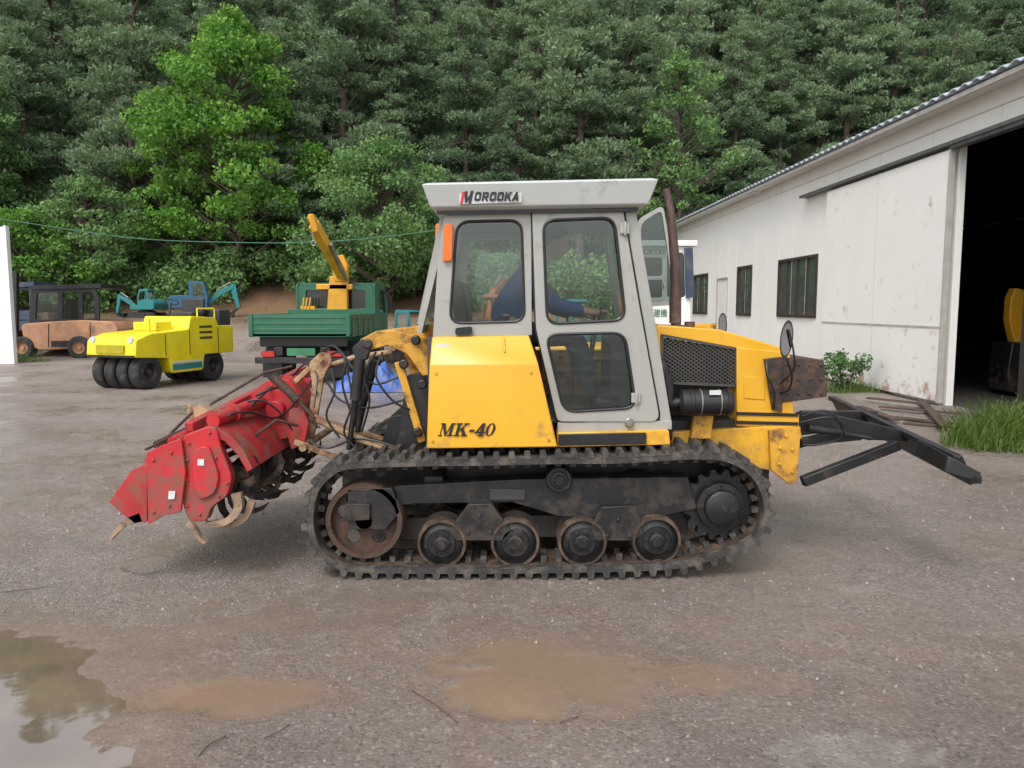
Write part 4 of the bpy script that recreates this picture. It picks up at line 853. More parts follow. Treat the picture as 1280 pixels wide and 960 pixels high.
# ================================================================ machines
def whl(b,c,r,w,axis=(0,1,0),n=28):
    b.lathe([(r*.55,0),(r*.58,-.01),(r*.9,-.012),(r,.03),(r,w-.03),(r*.9,w),(r*.55,w),(r*.55,0)],c,axis,n)
def hub(b,c,r,w,axis=(0,1,0),n=20):
    b.lathe([(0,w*.15),(r*.18,w*.12),(r*.2,w*.3),(r*.45,w*.35),(r*.56,w*.05),(r*.56,w*.9)],c,axis,n)
def excavator(label,loc,rz,sc,mA,mB,group=None,raise_=.0):
    e=thing('excavator',loc,label,'excavator',group,world=False,rz=rz,scale=sc)
    for s_ in (-1,1):
        y0=.62*s_-.2; pts=[(-1.0,.02),(1.0,.02),(1.25,.15),(1.28,.35),(1.15,.55),(-1.15,.55),(-1.28,.35),(-1.25,.15)]
        b=MB(); b.xz(pts,y0,y0+.4)
        for k in range(14): b.box(-1.15+k*.17,-1.06+k*.17,y0-.01,y0+.41,-.0,.03); b.box(-1.15+k*.17,-1.06+k*.17,y0-.01,y0+.41,.54,.57)
        tr=b.build('crawler_track',M_tyre,e,bev=.03)
        for k in range(5): b=MB(); b.lathe([(0,-.02),(.13,-.01),(.14,.05)],(-.9+k*.45,y0-.0,.28),n=14); b.build('track_roller',M_rim,tr)
    b=MB(); b.box(-.5,.5,-.5,.5,.35,.7); b.lathe([(.5,0),(.5,.12)],(0,0,.68),(0,0,1),20); b.bar((.4,-.5,.4),(1.6,-.7,.25),.1,.12); b.bar((.4,.5,.4),(1.6,.7,.25),.1,.12); b.box(1.55,1.66,-1,1,.05,.5); b.build('undercarriage',M_blk,e,bev=.02)
    b=MB(); b.xz(rp([(-1.35,.80),(.95,.80),(.95,1.15),(.1,1.2),(-.2,1.65),(-1.25,1.6),(-1.45,1.3)],.12,3),-.9,.9); b.build('engine_house',mA,e,bev=.03)
    cabp=rp([(-.15,1.15),(.95,1.15),(.98,1.6),(.75,2.45),(-.1,2.5)],.08,3); hole=rp([(0,1.55),(.84,1.55),(.68,2.33),(.03,2.36)],.06,3)
    b=MB(); b.panel(cabp,[hole],-.9,-.86); b.panel(cabp,[hole],-.06,-.02); b.xz([(-.15,2.42),(.78,2.42),(.75,2.5),(-.1,2.54)],-.86,-.06); b.box(-.15,-.1,-.86,-.06,1.15,1.6); b.bar((.93,-.88,1.6),(.75,-.88,2.45),.05,.05); b.bar((.93,-.04,1.6),(.75,-.04,2.45),.05,.05)
    cb=b.build('cab',mA,e,bev=.01); MB().panel(hole,[],-.885,-.875).build('pane',M_glass,cb)
    k=raise_
    b=MB(); b.xz([(.7,1.0),(.95,.95),(1.6,2.0+k),(2.5,2.5+k),(2.45,2.75+k),(1.45,2.35+k)],.1,.35); b.build('boom',mB,e,bev=.02)
    b=MB(); b.xz([(2.3,2.85+k),(2.6,2.75+k),(2.85,1.2+k),(2.65,1.15+k),(2.35,2.2+k)],.13,.32); b.build('stick',mB,e,bev=.02)
    b=MB(); b.xz([(2.9,1.25+k),(2.55,1.2+k),(2.2,.9+k),(2.25,.55+k),(2.5,.4+k),(2.55,.5+k),(2.4,.65+k),(2.5,.95+k)],-.05,.5); b.build('bucket',M_blk,e,bev=.01)
    b=MB(); b.tube([(1.0,.22,1.1),(1.5,.22,1.8+k*.8)],.06); b.build('hydraulic_cylinder',M_stl,e); b=MB(); b.tube([(1.6,.22,2.5+k),(2.3,.22,2.9+k)],.05); b.build('hydraulic_cylinder',M_stl,e)
    return e
def onT(px,Y,dz=0): x=(px-640)/F*Y; return (x,Y,tz(x,Y)+dz)
excavator('small teal excavator at the foot of the wood behind the forklift',onT(186,30.5,-.1),2.9,.47,M_teal,M_teal,raise_=-.7)
excavator('blue excavator with a teal arm at the foot of the wood behind the yellow roller',onT(244,30,-.1),.25,.60,M_blue,M_teal,raise_=-.4)
excavator('teal excavator with orange boom left of the tractor cab, behind the hitch',onT(512,23),-.6,.62,M_teal,M_orange)
excavator('orange excavator seen through the rear side window of the cab',onT(604,23),1.2,.8,M_orange,M_orange,raise_=.4)
excavator('green and yellow excavator seen through the upper door window of the cab',onT(712,24),2.2,.75,M_teal,M_crane)
excavator('dark yellow excavator standing between the tractor hood and the warehouse windows',onT(885,18),2.6,.50,M_crane,M_crane)
C=thing('tracked_carrier',(P(830,420,11.4).x,11.4,0),'white cabbed tracked carrier standing behind the tractor exhaust','carrier')
Yc=10.8
h1=rp([(803,322),(828,322),(828,345),(803,345)],3,2);h2=rp([(803,350),(828,350),(828,372),(803,372)],3,2);h3=rp([(834,316),(855,316),(857,372),(834,372)],4,2)
b=MB(); b.ppanel([(797,308),(862,308),(864,412),(797,412)],[h1,h2,h3],Yc,Yc+.05)
a=P(797,308,Yc);e_=P(864,412,Yc); b.box(a.x-.02,e_.x+.05,Yc-.05,Yc+1.3,a.z,a.z+.08); b.box(a.x,e_.x,Yc+1.2,Yc+1.25,1.0,1.6); b.box(a.x,a.x+.05,Yc+.05,Yc+1.25,1.0,1.5)
for x in (a.x,e_.x-.05): b.box(x,x+.05,Yc+1.2,Yc+1.25,1.5,a.z)
cc_=b.build('cab',M_white,C,bev=.008)
for h_ in (h1,h2,h3): b=MB(); b.ppanel(h_,[],Yc+.02,Yc+.026); b.build('pane',M_dpane,cc_)
b=MB(); b.pr([(856,310),(866,310),(868,372),(858,372)],Yc-.05,Yc); b.build('mirror_post',M_navy,C)
text('MOROOKA',801,832,311,318,Yc-.052,M_txt,cc_,.2,bold=.01); text('地原建機',800,834,386,396,Yc-.008,mat('green_lettering',(.02,.15,.06),.5),cc_)
b=MB(); b.xz([(a.x-1.6,.55),(e_.x+.3,.55),(e_.x+.3,1.1),(a.x-1.6,1.1)],Yc,Yc+1.5); b.build('body',M_crane,C,bev=.02)
for y in (Yc-.05,Yc+1.15):
    b=MB(); b.xz(rp([(a.x-1.7,.03),(e_.x+.2,.03),(e_.x+.5,.3),(e_.x+.3,.56),(a.x-1.8,.56),(a.x-2.0,.3)],.1,3),y,y+.4); b.build('crawler_track',M_tyre,C,bev=.02)
fr=Vector((-7.30,15.75,0)); rr_=Vector((-6.70,17.55,0)); dirv=(fr-rr_).normalized(); ang_=math.atan2(dirv.y,dirv.x)
RO=thing('tyre_roller',(rr_.x-.55,rr_.y-.1,0),'lemon yellow pneumatic tyre roller with teal stripe parked left of the green truck','roller',world=False,rz=ang_)
b=MB(); b.xz(rp([(-.62,.62),(-.62,1.22),(-.1,1.25),(-.05,1.42),(.75,1.46),(.82,1.18),(1.9,1.12),(2.28,1.0),(2.32,.66),(1.42,.60),(1.36,.28),(.42,.28),(.36,.62)],.06,3),-.62,.62)
ry=b.build('body',M_lemon,RO,bev=.02)
b=MB(); b.box(.46,1.33,.62,.632,.34,.46); b.build('stripe',M_teal,ry); b=MB(); b.box(.46,1.33,.62,.630,.48,.52); b.build('stripe',M_label,ry)
for y_ in (1.2,1.08,.96): b=MB(); b.box(.10,.50,.62,.628,y_,y_+.05); b.build('vent_slot',mat('dark_vent',(.06,.05,.02),.6),ry)
b=MB(); b.box(2.31,2.34,-.35,.35,.74,.90); b.build('front_vent',mat('dull_yellow_vent',(.4,.32,.01),.5),ry)
for x_,z_ in ((-.1,1.20),(.80,1.15),(1.5,1.1)): b=MB(); b.box(x_,x_+.012,.62,.63,.65,z_); b.build('panel_gap',M_blk,ry)
b=MB(); b.box(2.322,2.34,-.6,.6,.655,.70); b.build('bumper',M_blk,ry)
for s_ in (-.48,.48):
    b=MB(); b.lathe([(0,0),(.06,.0),(.07,-.05)],(2.30,s_,1.0),(1,0,0),16); b.build('headlight',M_label,ry)
b=MB(); b.box(-.05,.35,-.3,.3,1.44,1.55); b.box(-.12,-.02,-.3,.3,1.5,1.85); b.box(-.6,-.2,.05,.58,1.24,1.60); b.build('seat',M_seat,RO,bev=.03)
b=MB(); b.tube([(.75,0,1.3),(.62,0,1.75)],.025); b.ring([Vector((.6+.06*math.sin(t),.18*math.cos(t),1.76+.15*math.sin(t)*.4)) for t in [i*.4488 for i in range(14)]],.014); b.build('steering_wheel',M_blk2,RO)
b=MB(); b.box(.9,1.35,-.35,.25,1.16,1.34); b.tube([(1.6,.3,1.1),(1.6,.3,1.42)],.035); b.build('control_box',M_lemon,RO,bev=.02)
b=MB(); b.tube([(-.05,.58,1.4),(-.05,.58,1.62),(.5,.58,1.62),(.5,.58,1.4)],.018); b.build('hand_rail',M_lemon,RO)
for x_,off in ((1.92,-.58),(0,-.60)):
    for k in range(4):
        b=MB(); whl(b,(x_,off+k*.31,.345),.345,.24); wo=b.build('wheel',M_tyre,RO); b=MB(); hub(b,(x_,off+k*.31+.24,.345),.345,-.24); b.build('rim',M_blk,wo)
GT=thing('crane_truck',(-4.5,18.5,0),'dark green flatbed truck with a yellow folding crane, seen from behind','truck')
x0,x1=-5.6,-3.42; yb=16.35
b=MB(); b.box(x0,x1,yb,19.3,1.02,1.09); b.box(x0,x0+.05,yb+.06,19.3,1.09,1.50); b.box(x1-.05,x1,yb+.06,19.3,1.09,1.50); b.box(x0,x1,yb,yb+.05,1.03,1.50); b.box(x0,x1,19.25,19.3,1.09,1.60)
for k in range(5): b.box(x1,x1+.025,yb+.1+k*.62,yb+.16+k*.62,1.03,1.49)
for z in (1.15,1.28,1.41): b.box(x0+.05,x1-.05,yb-.012,yb,z,z+.05); b.box(x1,x1+.015,yb+.06,19.3,z,z+.05)
for x in (x0+.02,x1-.1): b.box(x,x+.08,yb-.03,yb,1.03,1.51)
b.build('cargo_bed',M_green,GT,bev=.006)
cx0,cx1=-5.52,-3.5
prof=[(19.75,.75),(21.7,.75),(21.7,1.45),(21.3,2.18),(21.1,2.26),(19.9,2.28),(19.75,2.2)]
b=MB(); mpc=lambda u,v,w_:(w_,u,v)
hol=rp([(20.4,1.5),(21.45,1.5),(21.15,2.1),(20.4,2.12)],.05,3)
b.panel(prof,[hol],cx0,cx0+.05,mpc); b.panel(prof,[hol],cx1-.05,cx1,mpc)
b.box(cx0+.05,cx1-.05,19.9,21.1,2.2,2.27); b.panel([(cx0+.05,.75),(cx1-.05,.75),(cx1-.05,2.2),(cx0+.05,2.2)],[rp([(cx0+.25,1.62),(cx1-.25,1.62),(cx1-.25,2.08),(cx0+.25,2.08)],.06,3)],19.75,19.8); b.box(cx0+.05,cx1-.05,21.62,21.7,.75,1.5)
cb=b.build('cab',M_green,GT,bev=.01); MB().box(cx0+.2,cx1-.2,19.81,19.815,1.55,2.12).build('pane',M_dpane,cb); MB().box(cx1-.045,cx1-.04,20.35,21.5,1.45,2.14).build('pane',M_dpane,cb)
for x_ in (cx0-.18,cx1+.10): b=MB(); b.box(x_,x_+.10,21.2,21.26,1.6,1.95); b.tube([(x_+.05,21.23,1.95),(-4.5+(x_+4.5)*.85,21.3,2.1)],.012); b.build('wing_mirror',M_blk2,GT)
b=MB(); b.box(-5.1,-4.9,16.4,21.5,.62,.8); b.box(-4.1,-3.9,16.4,21.5,.62,.8); b.box(x0+.1,x1-.1,16.38,16.46,.45,.58); b.box(x0+.15,x1-.15,16.6,16.7,.8,1.02); b.box(-4.9,-4.1,18,18.8,.5,.7)
b.build('frame_rails',M_blk,GT,bev=.01)
for x in (x0+.15,x1-.55): b=MB(); b.box(x,x+.42,16.75,16.77,.12,.7); b.build('mud_flap',M_blk2,GT)
for x in (x0+.25,x1-.5): b=MB(); b.box(x,x+.28,16.36,16.40,.60,.72); b.build('tail_light',mat('red_lens',(.4,.02,.01),.3),GT)
b=MB(); b.box(-4.8,-4.2,16.36,16.38,.62,.78); b.build('number_plate',mat('green_plate',(.03,.18,.08),.5),GT)
for x,y_ in ((x0+.1,17.4),(x0+.36,17.4),(x1-.60,17.4),(x1-.34,17.4),(x0+.12,20.9),(x1-.36,20.9)):
    b=MB(); whl(b,(x,y_,.42),.42,.24,(1,0,0)); wo=b.build('wheel',M_tyre,GT); b=MB(); hub(b,(x+.24,y_,.42),.42,-.24,(1,0,0)); b.build('rim',M_stl,wo)
Yk=19.5; b=MB(); b.pr([(412,345),(434,345),(434,392),(408,392)],Yk,Yk+.2); b.pr([(418,352),(434,352),(434,330),(428,318),(412,322)],Yk-.02,Yk+.18); b.pr([(395,355),(440,355),(440,362),(395,362)],Yk,Yk+.15); ck=b.build('crane_column',M_crane,GT,bev=.02)
b=MB(); b.bar(P(428,345,19.4),P(392,280,17.9),.20,.24); b.bar(P(415,322,18.9),P(388,270,17.7),.14,.14); b.bar(P(388,268,17.7),P(394,290,17.75),.12,.12)
b.build('crane_boom',M_crane,ck,bev=.02)
b=MB(); b.tube([P(433,350,19.3),P(413,305,18.4)],.05); b.build('crane_cylinder',M_stl,ck)
b=MB(); b.tube([P(390,290,17.75),P(392,300,17.75)],.02); b.ring([P(392,304,17.75)+Vector((.05*math.cos(t),0,.06*math.sin(t))) for t in [i*.6283 for i in range(10)]],.015); b.build('hook',M_stl,ck)
for k in range(3): b=MB(); b.tube([P(378+k*4,388,19.35),P(380+k*4,372,19.35)],.02); b.build('crane_lever',M_crane,ck)
b=MB(); b.box(-5.3,-4.95,19.35,19.55,1.0,1.68); b.build('crane_leg',M_crane,GT)
FK=thing('forklift',(P(80,440,25).x,25.5,0),'large faded orange forklift with a black cab frame parked at far left','forklift')
Yf=24.6
b=MB(); b.pr(rp([(26,405),(62,402),(104,400),(140,402),(148,412),(142,424),(112,428),(90,436),(50,438),(30,430)],4,2),Yf,Yf+1.6); b.pr([(62,402),(40,404),(44,392),(58,390)],Yf+.2,Yf+1.4); fb_=b.build('body',M_peach,FK,bev=.03)
for q in ([(112,404),(113,404),(113,424),(112,424)],[(60,405),(61,405),(61,434),(60,434)],[(64,426),(88,426),(88,434),(64,434)]): b=MB(); b.pr(q,Yf-.012,Yf); b.build('panel_gap',M_blk,fb_)
kh=[rp([(46,366),(72,365),(72,399),(44,400)],3,2),rp([(78,365),(98,365),(98,399),(78,399)],3,2),rp([(103,365),(116,365),(119,398),(103,399)],3,2)]
b=MB(); b.ppanel([(38,364),(44,358),(118,357),(124,372),(124,402),(36,405)],kh,Yf+.05,Yf+.12); b.ppanel([(38,364),(44,358),(118,357),(124,372),(124,402),(36,405)],kh,Yf+1.45,Yf+1.52)
b.pr([(36,357),(126,355),(126,360),(36,362)],Yf,Yf+1.6); kc=b.build('cab',M_blk,FK,bev=.01)
b=MB(); b.ppanel([(44,364),(120,363),(121,400),(43,401)],[],Yf+.08,Yf+.09); b.build('pane',M_glass,kc)
b=MB(); b.pr([(70,392),(84,392),(84,402),(66,402)],Yf+.5,Yf+1.1); b.pr([(82,375),(87,375),(88,400),(82,400)],Yf+.5,Yf+1.1); b.build('seat',M_seat,FK)
for cxp,r_ in ((100,.37),(29,.36)):
    for yo in (-.1,1.35):
        c=P(cxp,432,Yf); b=MB(); whl(b,(c.x,Yf+yo,r_),r_,.32); wo=b.build('wheel',M_tyre,FK); b=MB(); hub(b,(c.x,Yf+yo,r_),r_,.3); b.build('rim',M_peach,wo)
b=MB()
for yo in (.4,1.1): b.bar(P(20,440,Yf+yo),P(20,340,Yf+yo),.14,.12)
b.box(P(20,440,Yf).x-.1,P(20,440,Yf).x-.05,Yf+.2,Yf+1.4,.3,.9); b.build('mast',M_blk,FK)
NK=thing('parked_loader',(P(22,430,27.5).x,27.8,tz(-17.5,27.8)),'dark navy cabbed machine half hidden behind the forklift at the left edge','loader')
b=MB(); b.ppanel([(-5,358),(40,356),(42,400),(-5,402)],[rp([(0,364),(15,363),(15,388),(0,388)],2,2),rp([(20,363),(36,362),(37,388),(20,388)],2,2)],27.3,27.36); b.pr([(-8,354),(42,352),(42,358),(-8,360)],27.2,28.6); b.build('cab',M_navy,NK)
b=MB(); b.pr([(-20,400),(50,398),(52,425),(-20,430)],27.3,28.6); b.build('body',M_navy,NK,bev=.03)
for px_ in (0,40):
    c=P(px_,425,27.2); b=MB(); whl(b,(c.x,27.1,c.z),.4,.3); wo=b.build('wheel',M_tyre,NK); b=MB(); hub(b,(c.x,27.1,c.z),.4,.3); b.build('rim',M_navy,wo)
b=MB(); q0=P(18,452,22.4); b.box(q0.x-1.2,q0.x-.03,22.4,22.48,-.02,3.95); wp=b.build('boundary_panel',M_clad); tag(wp,'tall white metal panel wall at the left edge of the yard','wall')
b=MB(); b.box(q0.x-.05,q0.x+.02,22.36,22.52,0,3.98); b.build('edge_post',M_white,wp)
b=MB(); b.spl([P(-120,262,26),P(0,274,26.5),P(160,297,27),P(290,303,27),P(410,302,27),P(545,288,27),P(700,262,27)],.016,6); cb_=b.build('overhead_cable',mat('green_cable',(.05,.16,.10),.6)); tag(cb_,'thin green cable sagging across the front of the wood','cable')
c=G(462,490); nx,ny=56,32; vs=[];fs=[]
for j in range(ny):
    for i in range(nx):
        u=i/(nx-1)*2-1; v=j/(ny-1)*2-1; x=c.x+u*.72; y=c.y+.35+v*.5; e_=max(0,1-u*u)**.6*max(0,1-v*v)**.6
        z=.50*e_*(.75+.55*noise.noise((u*1.8,v*1.8,3)))+.18*noise.noise((u*4,v*4,9))*e_+.12*abs(noise.noise((u*9,v*9,2)))*min(1,e_*3)+.01
        vs.append((x+.06*noise.noise((u*6,v*6,1)),y,max(z,.012)))
for j in range(ny-1):
    for i in range(nx-1): a=j*nx+i; fs.append((a,a+1,a+nx+1,a+nx))
b=MB().add(vs,fs).build('tarpaulin',M_tarp,ang=50); tag(b,'crumpled blue tarpaulin heap on the ground behind the tractor hitch','tarpaulin')
pk=[((1090,520),(1190,532)),((1100,512),(1200,522)),((1085,503),(1160,512)),((1130,530),(1235,540)),((1075,512),(1120,530)),((1150,505),(1180,540))]
for i,(a,c) in enumerate(pk):
    b=MB(); b.bar(G(*a)+Vector((0,0,.02+.03*(i%3))),G(*c)+Vector((0,0,.03+.03*(i%3))),.12,.028)
    o=b.build('plank',M_wood,bev=.004); tag(o,'weathered dark plank lying on the mud by the warehouse door','plank','planks lying by the warehouse door')
# ================================================================ VEGETATION
def leafmat(name,c0,c1,c2,tr=.3):
    m=bpy.data.materials.new(name); m.use_nodes=True; N=m.node_tree.nodes; L=m.node_tree.links; b=N['Principled BSDF']; o=N['Material Output']
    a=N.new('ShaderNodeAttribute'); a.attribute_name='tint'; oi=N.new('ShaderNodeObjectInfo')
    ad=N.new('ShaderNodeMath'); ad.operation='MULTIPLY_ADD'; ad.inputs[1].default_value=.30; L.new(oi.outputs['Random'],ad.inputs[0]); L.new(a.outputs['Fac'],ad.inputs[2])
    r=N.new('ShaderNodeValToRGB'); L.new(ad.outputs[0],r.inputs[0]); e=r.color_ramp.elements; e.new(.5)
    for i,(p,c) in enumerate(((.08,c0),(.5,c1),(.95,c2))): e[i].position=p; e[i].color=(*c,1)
    L.new(r.outputs[0],b.inputs['Base Color']); b.inputs['Roughness'].default_value=.6; b.inputs['Specular IOR Level'].default_value=.2
    t=N.new('ShaderNodeBsdfTranslucent'); L.new(r.outputs[0],t.inputs[0]); mx=N.new('ShaderNodeMixShader'); mx.inputs[0].default_value=tr; L.new(b.outputs[0],mx.inputs[1]); L.new(t.outputs[0],mx.inputs[2]); L.new(mx.outputs[0],o.inputs[0])
    return m
LM_pine=leafmat('pine_needles',(.105,.160,.095),(.185,.270,.145),(.27,.36,.20),.4)
LM_bright=leafmat('bright_broad_leaves',(.075,.18,.028),(.14,.30,.05),(.22,.40,.075))
LM_mid=leafmat('mid_green_leaves',(.075,.15,.055),(.135,.25,.08),(.20,.33,.11))
LM_grass=leafmat('grass_blades',(.07,.12,.025),(.13,.21,.045),(.24,.31,.09))
def cloud(name,clumps,n,ls,asp,mode,m,parent=None,seed=0):
    rg=np.random.RandomState(seed); VV=[];TT=[]
    for (cx,cy,cz,rx,rz,ti) in clumps:
        k=max(10,int(n*rx*rx)); d=rg.normal(size=(k,3)); d/=np.linalg.norm(d,axis=1,keepdims=True)
        if mode=='needle': d[:,2]=np.where(d[:,2]<-.35,-d[:,2],d[:,2])
        rad=.45+.65*rg.rand(k,1)**.8
        p=np.array([cx,cy,cz])+d*rad*np.array([rx,rx,rz])
        if mode=='needle': nr=d*np.array([1,1,.5])*.7+np.array([0,0,.5])+rg.normal(size=(k,3))*.6
        else: nr=rg.normal(size=(k,3))+d*.4+np.array([0,0,-.15])
        nr/=np.linalg.norm(nr,axis=1,keepdims=True); q=rg.normal(size=(k,3)); s_=np.cross(nr,q); s_/=np.linalg.norm(s_,axis=1,keepdims=True)
        l=ls*(.6+.8*rg.rand(k,1)); w_=l*asp
        VV.append(np.stack([p-nr*l*.5,p+s_*w_*.5,p+nr*l*.5,p-s_*w_*.5],1).reshape(-1,3))
        TT.append(np.repeat(np.clip(ti+rg.rand(k)*.30+.12*d[:,2],0,.65),4))  # random leaf tone plus painted shading: upper side of each clump made lighter
    V=np.concatenate(VV);T_=np.concatenate(TT); Q=np.arange(len(V)).reshape(-1,4); me=bpy.data.meshes.new(name)
    fastfill(me,V,Q); at=me.attributes.new('tint','FLOAT','POINT'); at.data.foreach_set('value',T_.astype(np.float32)); me.materials.append(m)
    o=bpy.data.objects.new(name,me); COL.objects.link(o)
    if parent:o.parent=parent
    return o
def make_pine(seed,label,grp):
    rg=random.Random(seed); h=rg.uniform(12,15); root=thing('pine_tree',(0,0,0),label,'pine tree',grp,world=False)
    b=MB(); bx,by=rg.uniform(-1.3,1.3),rg.uniform(-.5,.5); tp=lambda t:Vector((bx*t*t,by*t*t,h*t*.95))
    b.tube([tp(i/7) for i in range(8)],[.17*(1-.8*i/7)+.02 for i in range(8)],8)
    cl=[]; nt_=rg.randint(11,13)
    for k in range(nt_):
        t=.24+.74*k/(nt_-1); Rm=2.4*max(.34,(1-t)**.42)*rg.uniform(.75,1.15)
        nb=rg.randint(5,7) if t<.9 else 5
        a0=rg.random()*6.28
        for j in range(nb):
            if rg.random()<.13: continue
            a=a0+j*6.28/nb+rg.uniform(-.5,.5); rr=Rm*rg.uniform(.4,1.05); c=tp(t)+Vector((math.cos(a)*rr,math.sin(a)*rr,rg.uniform(-.8,.8)))
            cr=rg.uniform(.40,.90)*(.8+.35*(1-t)); ti=rg.uniform(0,.34); cl.append((c.x,c.y,c.z,cr,cr*rg.uniform(.5,.75),ti))
            for m_ in range(2):
                a2=rg.random()*6.28; c2=c+Vector((math.cos(a2)*cr*.8,math.sin(a2)*cr*.8,rg.uniform(-.1,.4))); cr2=cr*rg.uniform(.35,.6); cl.append((c2.x,c2.y,c2.z,cr2,cr2*.65,min(.34,ti+.08)))
            if rr>1.1: cl.append((tp(t).x+(c.x-tp(t).x)*.45,tp(t).y+(c.y-tp(t).y)*.45,c.z-.1,cr*.7,cr*.35,rg.uniform(0,.12)))  # inner clumps tinted darker, painting in the shade inside the crown
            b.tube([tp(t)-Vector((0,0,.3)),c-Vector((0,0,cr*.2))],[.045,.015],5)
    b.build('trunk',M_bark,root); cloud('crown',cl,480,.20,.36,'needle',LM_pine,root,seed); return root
def copy_tree(o):
    c=o.copy(); COL.objects.link(c)
    for ch in list(o.children):
        k=ch.copy(); COL.objects.link(k); k.parent=c
    return c
PL='tall dark green pine tree standing in the dense wood on the hillside'; PG='pine trees in the dense wood on the hill'
protos=[make_pine(s_,PL,PG) for s_ in (3,11,19,27,35,43,51)]; used=set()
rows=[(37,2.9,24),(40.5,3.0,27),(45,3.3,31),(50.5,3.6,36),(57,4.0,41),(64,4.4,46),(73,5.0,52)]
rg=random.Random(5)
for ri,(yy,spc,xm) in enumerate(rows):
    x=-xm+rg.uniform(0,2)
    while x<xm:
        i=rg.randrange(7); o=protos[i]
        if i in used: o=copy_tree(protos[i])
        used.add(i); y=yy+rg.uniform(-1.4,1.4); xx=x+rg.uniform(-.9,.9)
        if xx>4 and yy<46: y+=5*(min(1,(xx-4)/3))
        o.location=(xx,y,tz(xx,y)-.3); o.rotation_euler=(rg.uniform(-.04,.04),rg.uniform(-.05,.05),rg.random()*6.28); s_=rg.uniform(.78,1.22); o.scale=(s_*1.08,s_*1.08,s_)
        x+=spc
def broad(px,Y,h,rad,label,m,seed,n=260,ls=.26,trunkr=.16,low=.22):
    rg=random.Random(seed); x,y,z=onT(px,Y); root=thing('broadleaf_tree',(x,y,z-.1),label,'tree',None,world=False)
    b=MB(); b.tube([(0,0,0),(.1,.05,h*.35),(-.1,0,h*.7),(0,0,h*.93)],[trunkr,trunkr*.8,trunkr*.45,.03],8); cl=[]
    nc=int(48+rad*17)
    for k in range(nc):
        t=low+(1-low)*(k+.5)/nc; prof=math.sin(math.pi*min(1,(t-low)/(1-low)*.80+.20))**.65; a=k*2.4+rg.uniform(-.5,.5); rr=rad*prof*rg.uniform(.35,1.05)
        c=Vector((math.cos(a)*rr,math.sin(a)*rr*.9,h*t+rg.uniform(-.35,.35))); cr=rg.uniform(.30,.85)*rad/3.0*(.75+.3*prof)
        cl.append((c.x,c.y,c.z,cr,cr*.62,rg.uniform(0,.33))); b.tube([(0,0,max(.3,c.z-rr*.6)),c],[.05,.015],5)
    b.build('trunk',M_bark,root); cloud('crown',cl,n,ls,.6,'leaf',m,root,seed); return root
broad(302,33.5,11.8,3.5,'tall bright green broadleaf tree rising behind the green truck, left of centre',LM_bright,1,n=500,ls=.18)
broad(236,34.0,8.2,2.2,'slim lighter green tree just left of the tall bright broadleaf tree',LM_bright,2,n=480,ls=.18)
broad(482,31.5,6.8,3.1,'spreading mid green tree just left of the tractor cab',LM_mid,4,n=520,ls=.16)
broad(30,31,4.2,2.6,'low bright green tree at the left edge above the forklift',LM_bright,5,n=480,low=.15,ls=.17)
broad(118,33,5.2,2.6,'rounded mid green tree above the far left forklift',LM_mid,6,low=.1,n=480,ls=.17)
broad(-30,34,10,3.0,'tall mid green tree cut by the left edge of the picture',LM_mid,8,n=420,ls=.19)
broad(845,35.5,12.0,2.4,'slender lighter green tree among the pines right of centre',LM_mid,9,n=450,ls=.18)
rgn=random.Random(9); cl=[]
for i in range(180):
    px=rgn.uniform(-60,800); Yy=rgn.uniform(31.8,35.5); x,y,z=onT(px,Yy); hh=rgn.uniform(.3,1.8)*(1 if px>130 else 1.2)
    if 285<px<370 and Yy<33.3: continue
    cr=rgn.uniform(.6,1.2); cl.append((x,y,z+hh,cr,cr*.75,rgn.uniform(0,.35)))
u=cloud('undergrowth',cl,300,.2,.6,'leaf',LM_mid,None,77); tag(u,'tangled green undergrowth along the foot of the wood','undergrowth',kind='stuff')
cl=[]
for i in range(200):
    x=rgn.uniform(-30,34); y=rgn.uniform(36,44); z=tz(x,y); cr=rgn.uniform(.7,1.2); cl.append((x,y,z+rgn.uniform(.2,2.8),cr,cr*.7,rgn.uniform(0,.2)))
u=cloud('understorey',cl,190,.26,.5,'leaf',LM_mid,None,78); tag(u,'dark understorey shrubs between the pine trunks','undergrowth',kind='stuff')
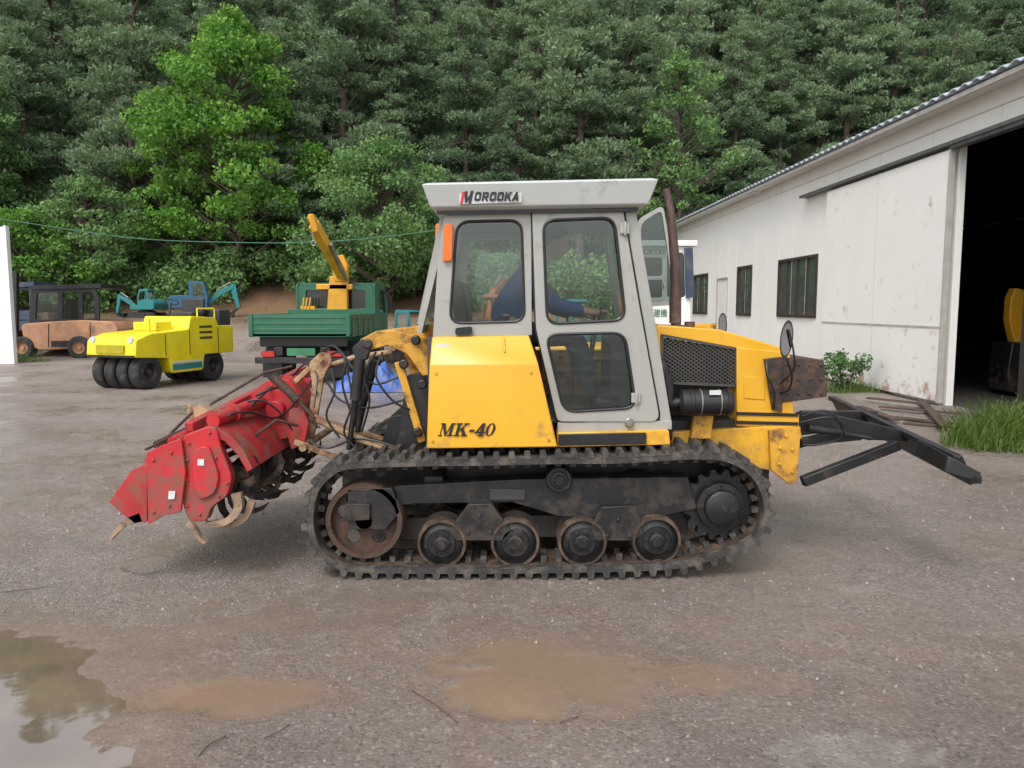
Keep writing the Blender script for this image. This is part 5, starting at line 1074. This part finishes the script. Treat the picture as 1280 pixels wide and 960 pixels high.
def blades(b,c,n,rad,h,seed,lean=.35,wd=.006):
    rg=random.Random(seed); VV=[]
    for i in range(n):
        a=rg.random()*6.28; r=rad*rg.random()**.6; x=c[0]+math.cos(a)*r; y=c[1]+math.sin(a)*r*.7; hh=h*rg.uniform(.3,1.1)*(1.15-.6*(r/rad)**2); l=rg.uniform(.1,lean*2)*hh+ .1*r; d_=rg.random()*6.28; w_=wd*rg.uniform(.6,1.4)
        dx,dy=math.cos(d_),math.sin(d_); px_,py_=-dy*w_,dx*w_
        VV.append([(x-px_,y-py_,0),(x+px_,y+py_,0),(x+dx*l*.4+px_*.7,y+dy*l*.4+py_*.7,hh*.6),(x+dx*l*.4-px_*.7,y+dy*l*.4-py_*.7,hh*.6)])
        VV.append([(x+dx*l*.4-px_*.7,y+dy*l*.4-py_*.7,hh*.6),(x+dx*l*.4+px_*.7,y+dy*l*.4+py_*.7,hh*.6),(x+dx*l+px_*.1,y+dy*l+py_*.1,hh),(x+dx*l-px_*.1,y+dy*l-py_*.1,hh*.98)])
    b.append(np.array(VV))
def grass(name,specs,label):
    L_=[]
    for s_ in specs: blades(L_,*s_)
    V=np.concatenate(L_).reshape(-1,3); me=bpy.data.meshes.new(name); fastfill(me,V,np.arange(len(V)).reshape(-1,4)); at=me.attributes.new('tint','FLOAT','POINT'); at.data.foreach_set('value',np.repeat(np.random.rand(len(V)//8)*.6,8).astype(np.float32)); me.materials.append(LM_grass)
    o=bpy.data.objects.new(name,me); COL.objects.link(o); tag(o,label,'grass',kind='stuff')
gA=G(1262,562)
grass('grass',[((gA.x+.1,gA.y+.2,0),1700,.75,.48,1),((gA.x+.9,gA.y-.1,0),1400,.8,.6,2),((gA.x+.35,gA.y+.75,0),900,.5,.45,3)],'clump of long green grass at the right edge near the warehouse doorway')
gB=G(1062,492); grass('grass',[((gB.x-.1,gB.y+.3,0),350,.5,.3,4),((gB.x+.6,gB.y+.3,0),200,.4,.2,5),((7.0,15.5,0),200,.3,.2,6)],'thin grass along the foot of the white warehouse wall')
gC=G(25,452); grass('grass',[((gC.x,gC.y,0),400,.9,.3,7)],'low grass tuft at the foot of the white panel at left')
wd=thing('weed_plant',(gB.x-.05,gB.y+.25,0),'leafy green weed growing against the white warehouse wall behind the blade','plant',world=False)
b=MB(); rgn=random.Random(3); cl=[]
for k in range(20):
    a=rgn.random()*6.28; r=rgn.uniform(.1,.5); hh=rgn.uniform(.2,.72); b.tube([(0,0,0),(math.cos(a)*r*.6,math.sin(a)*r*.4,hh*.6),(math.cos(a)*r,math.sin(a)*r*.6,hh)],.006,4); cl.append((math.cos(a)*r,math.sin(a)*r*.6,hh,.15,.12,rgn.uniform(0,.3)))
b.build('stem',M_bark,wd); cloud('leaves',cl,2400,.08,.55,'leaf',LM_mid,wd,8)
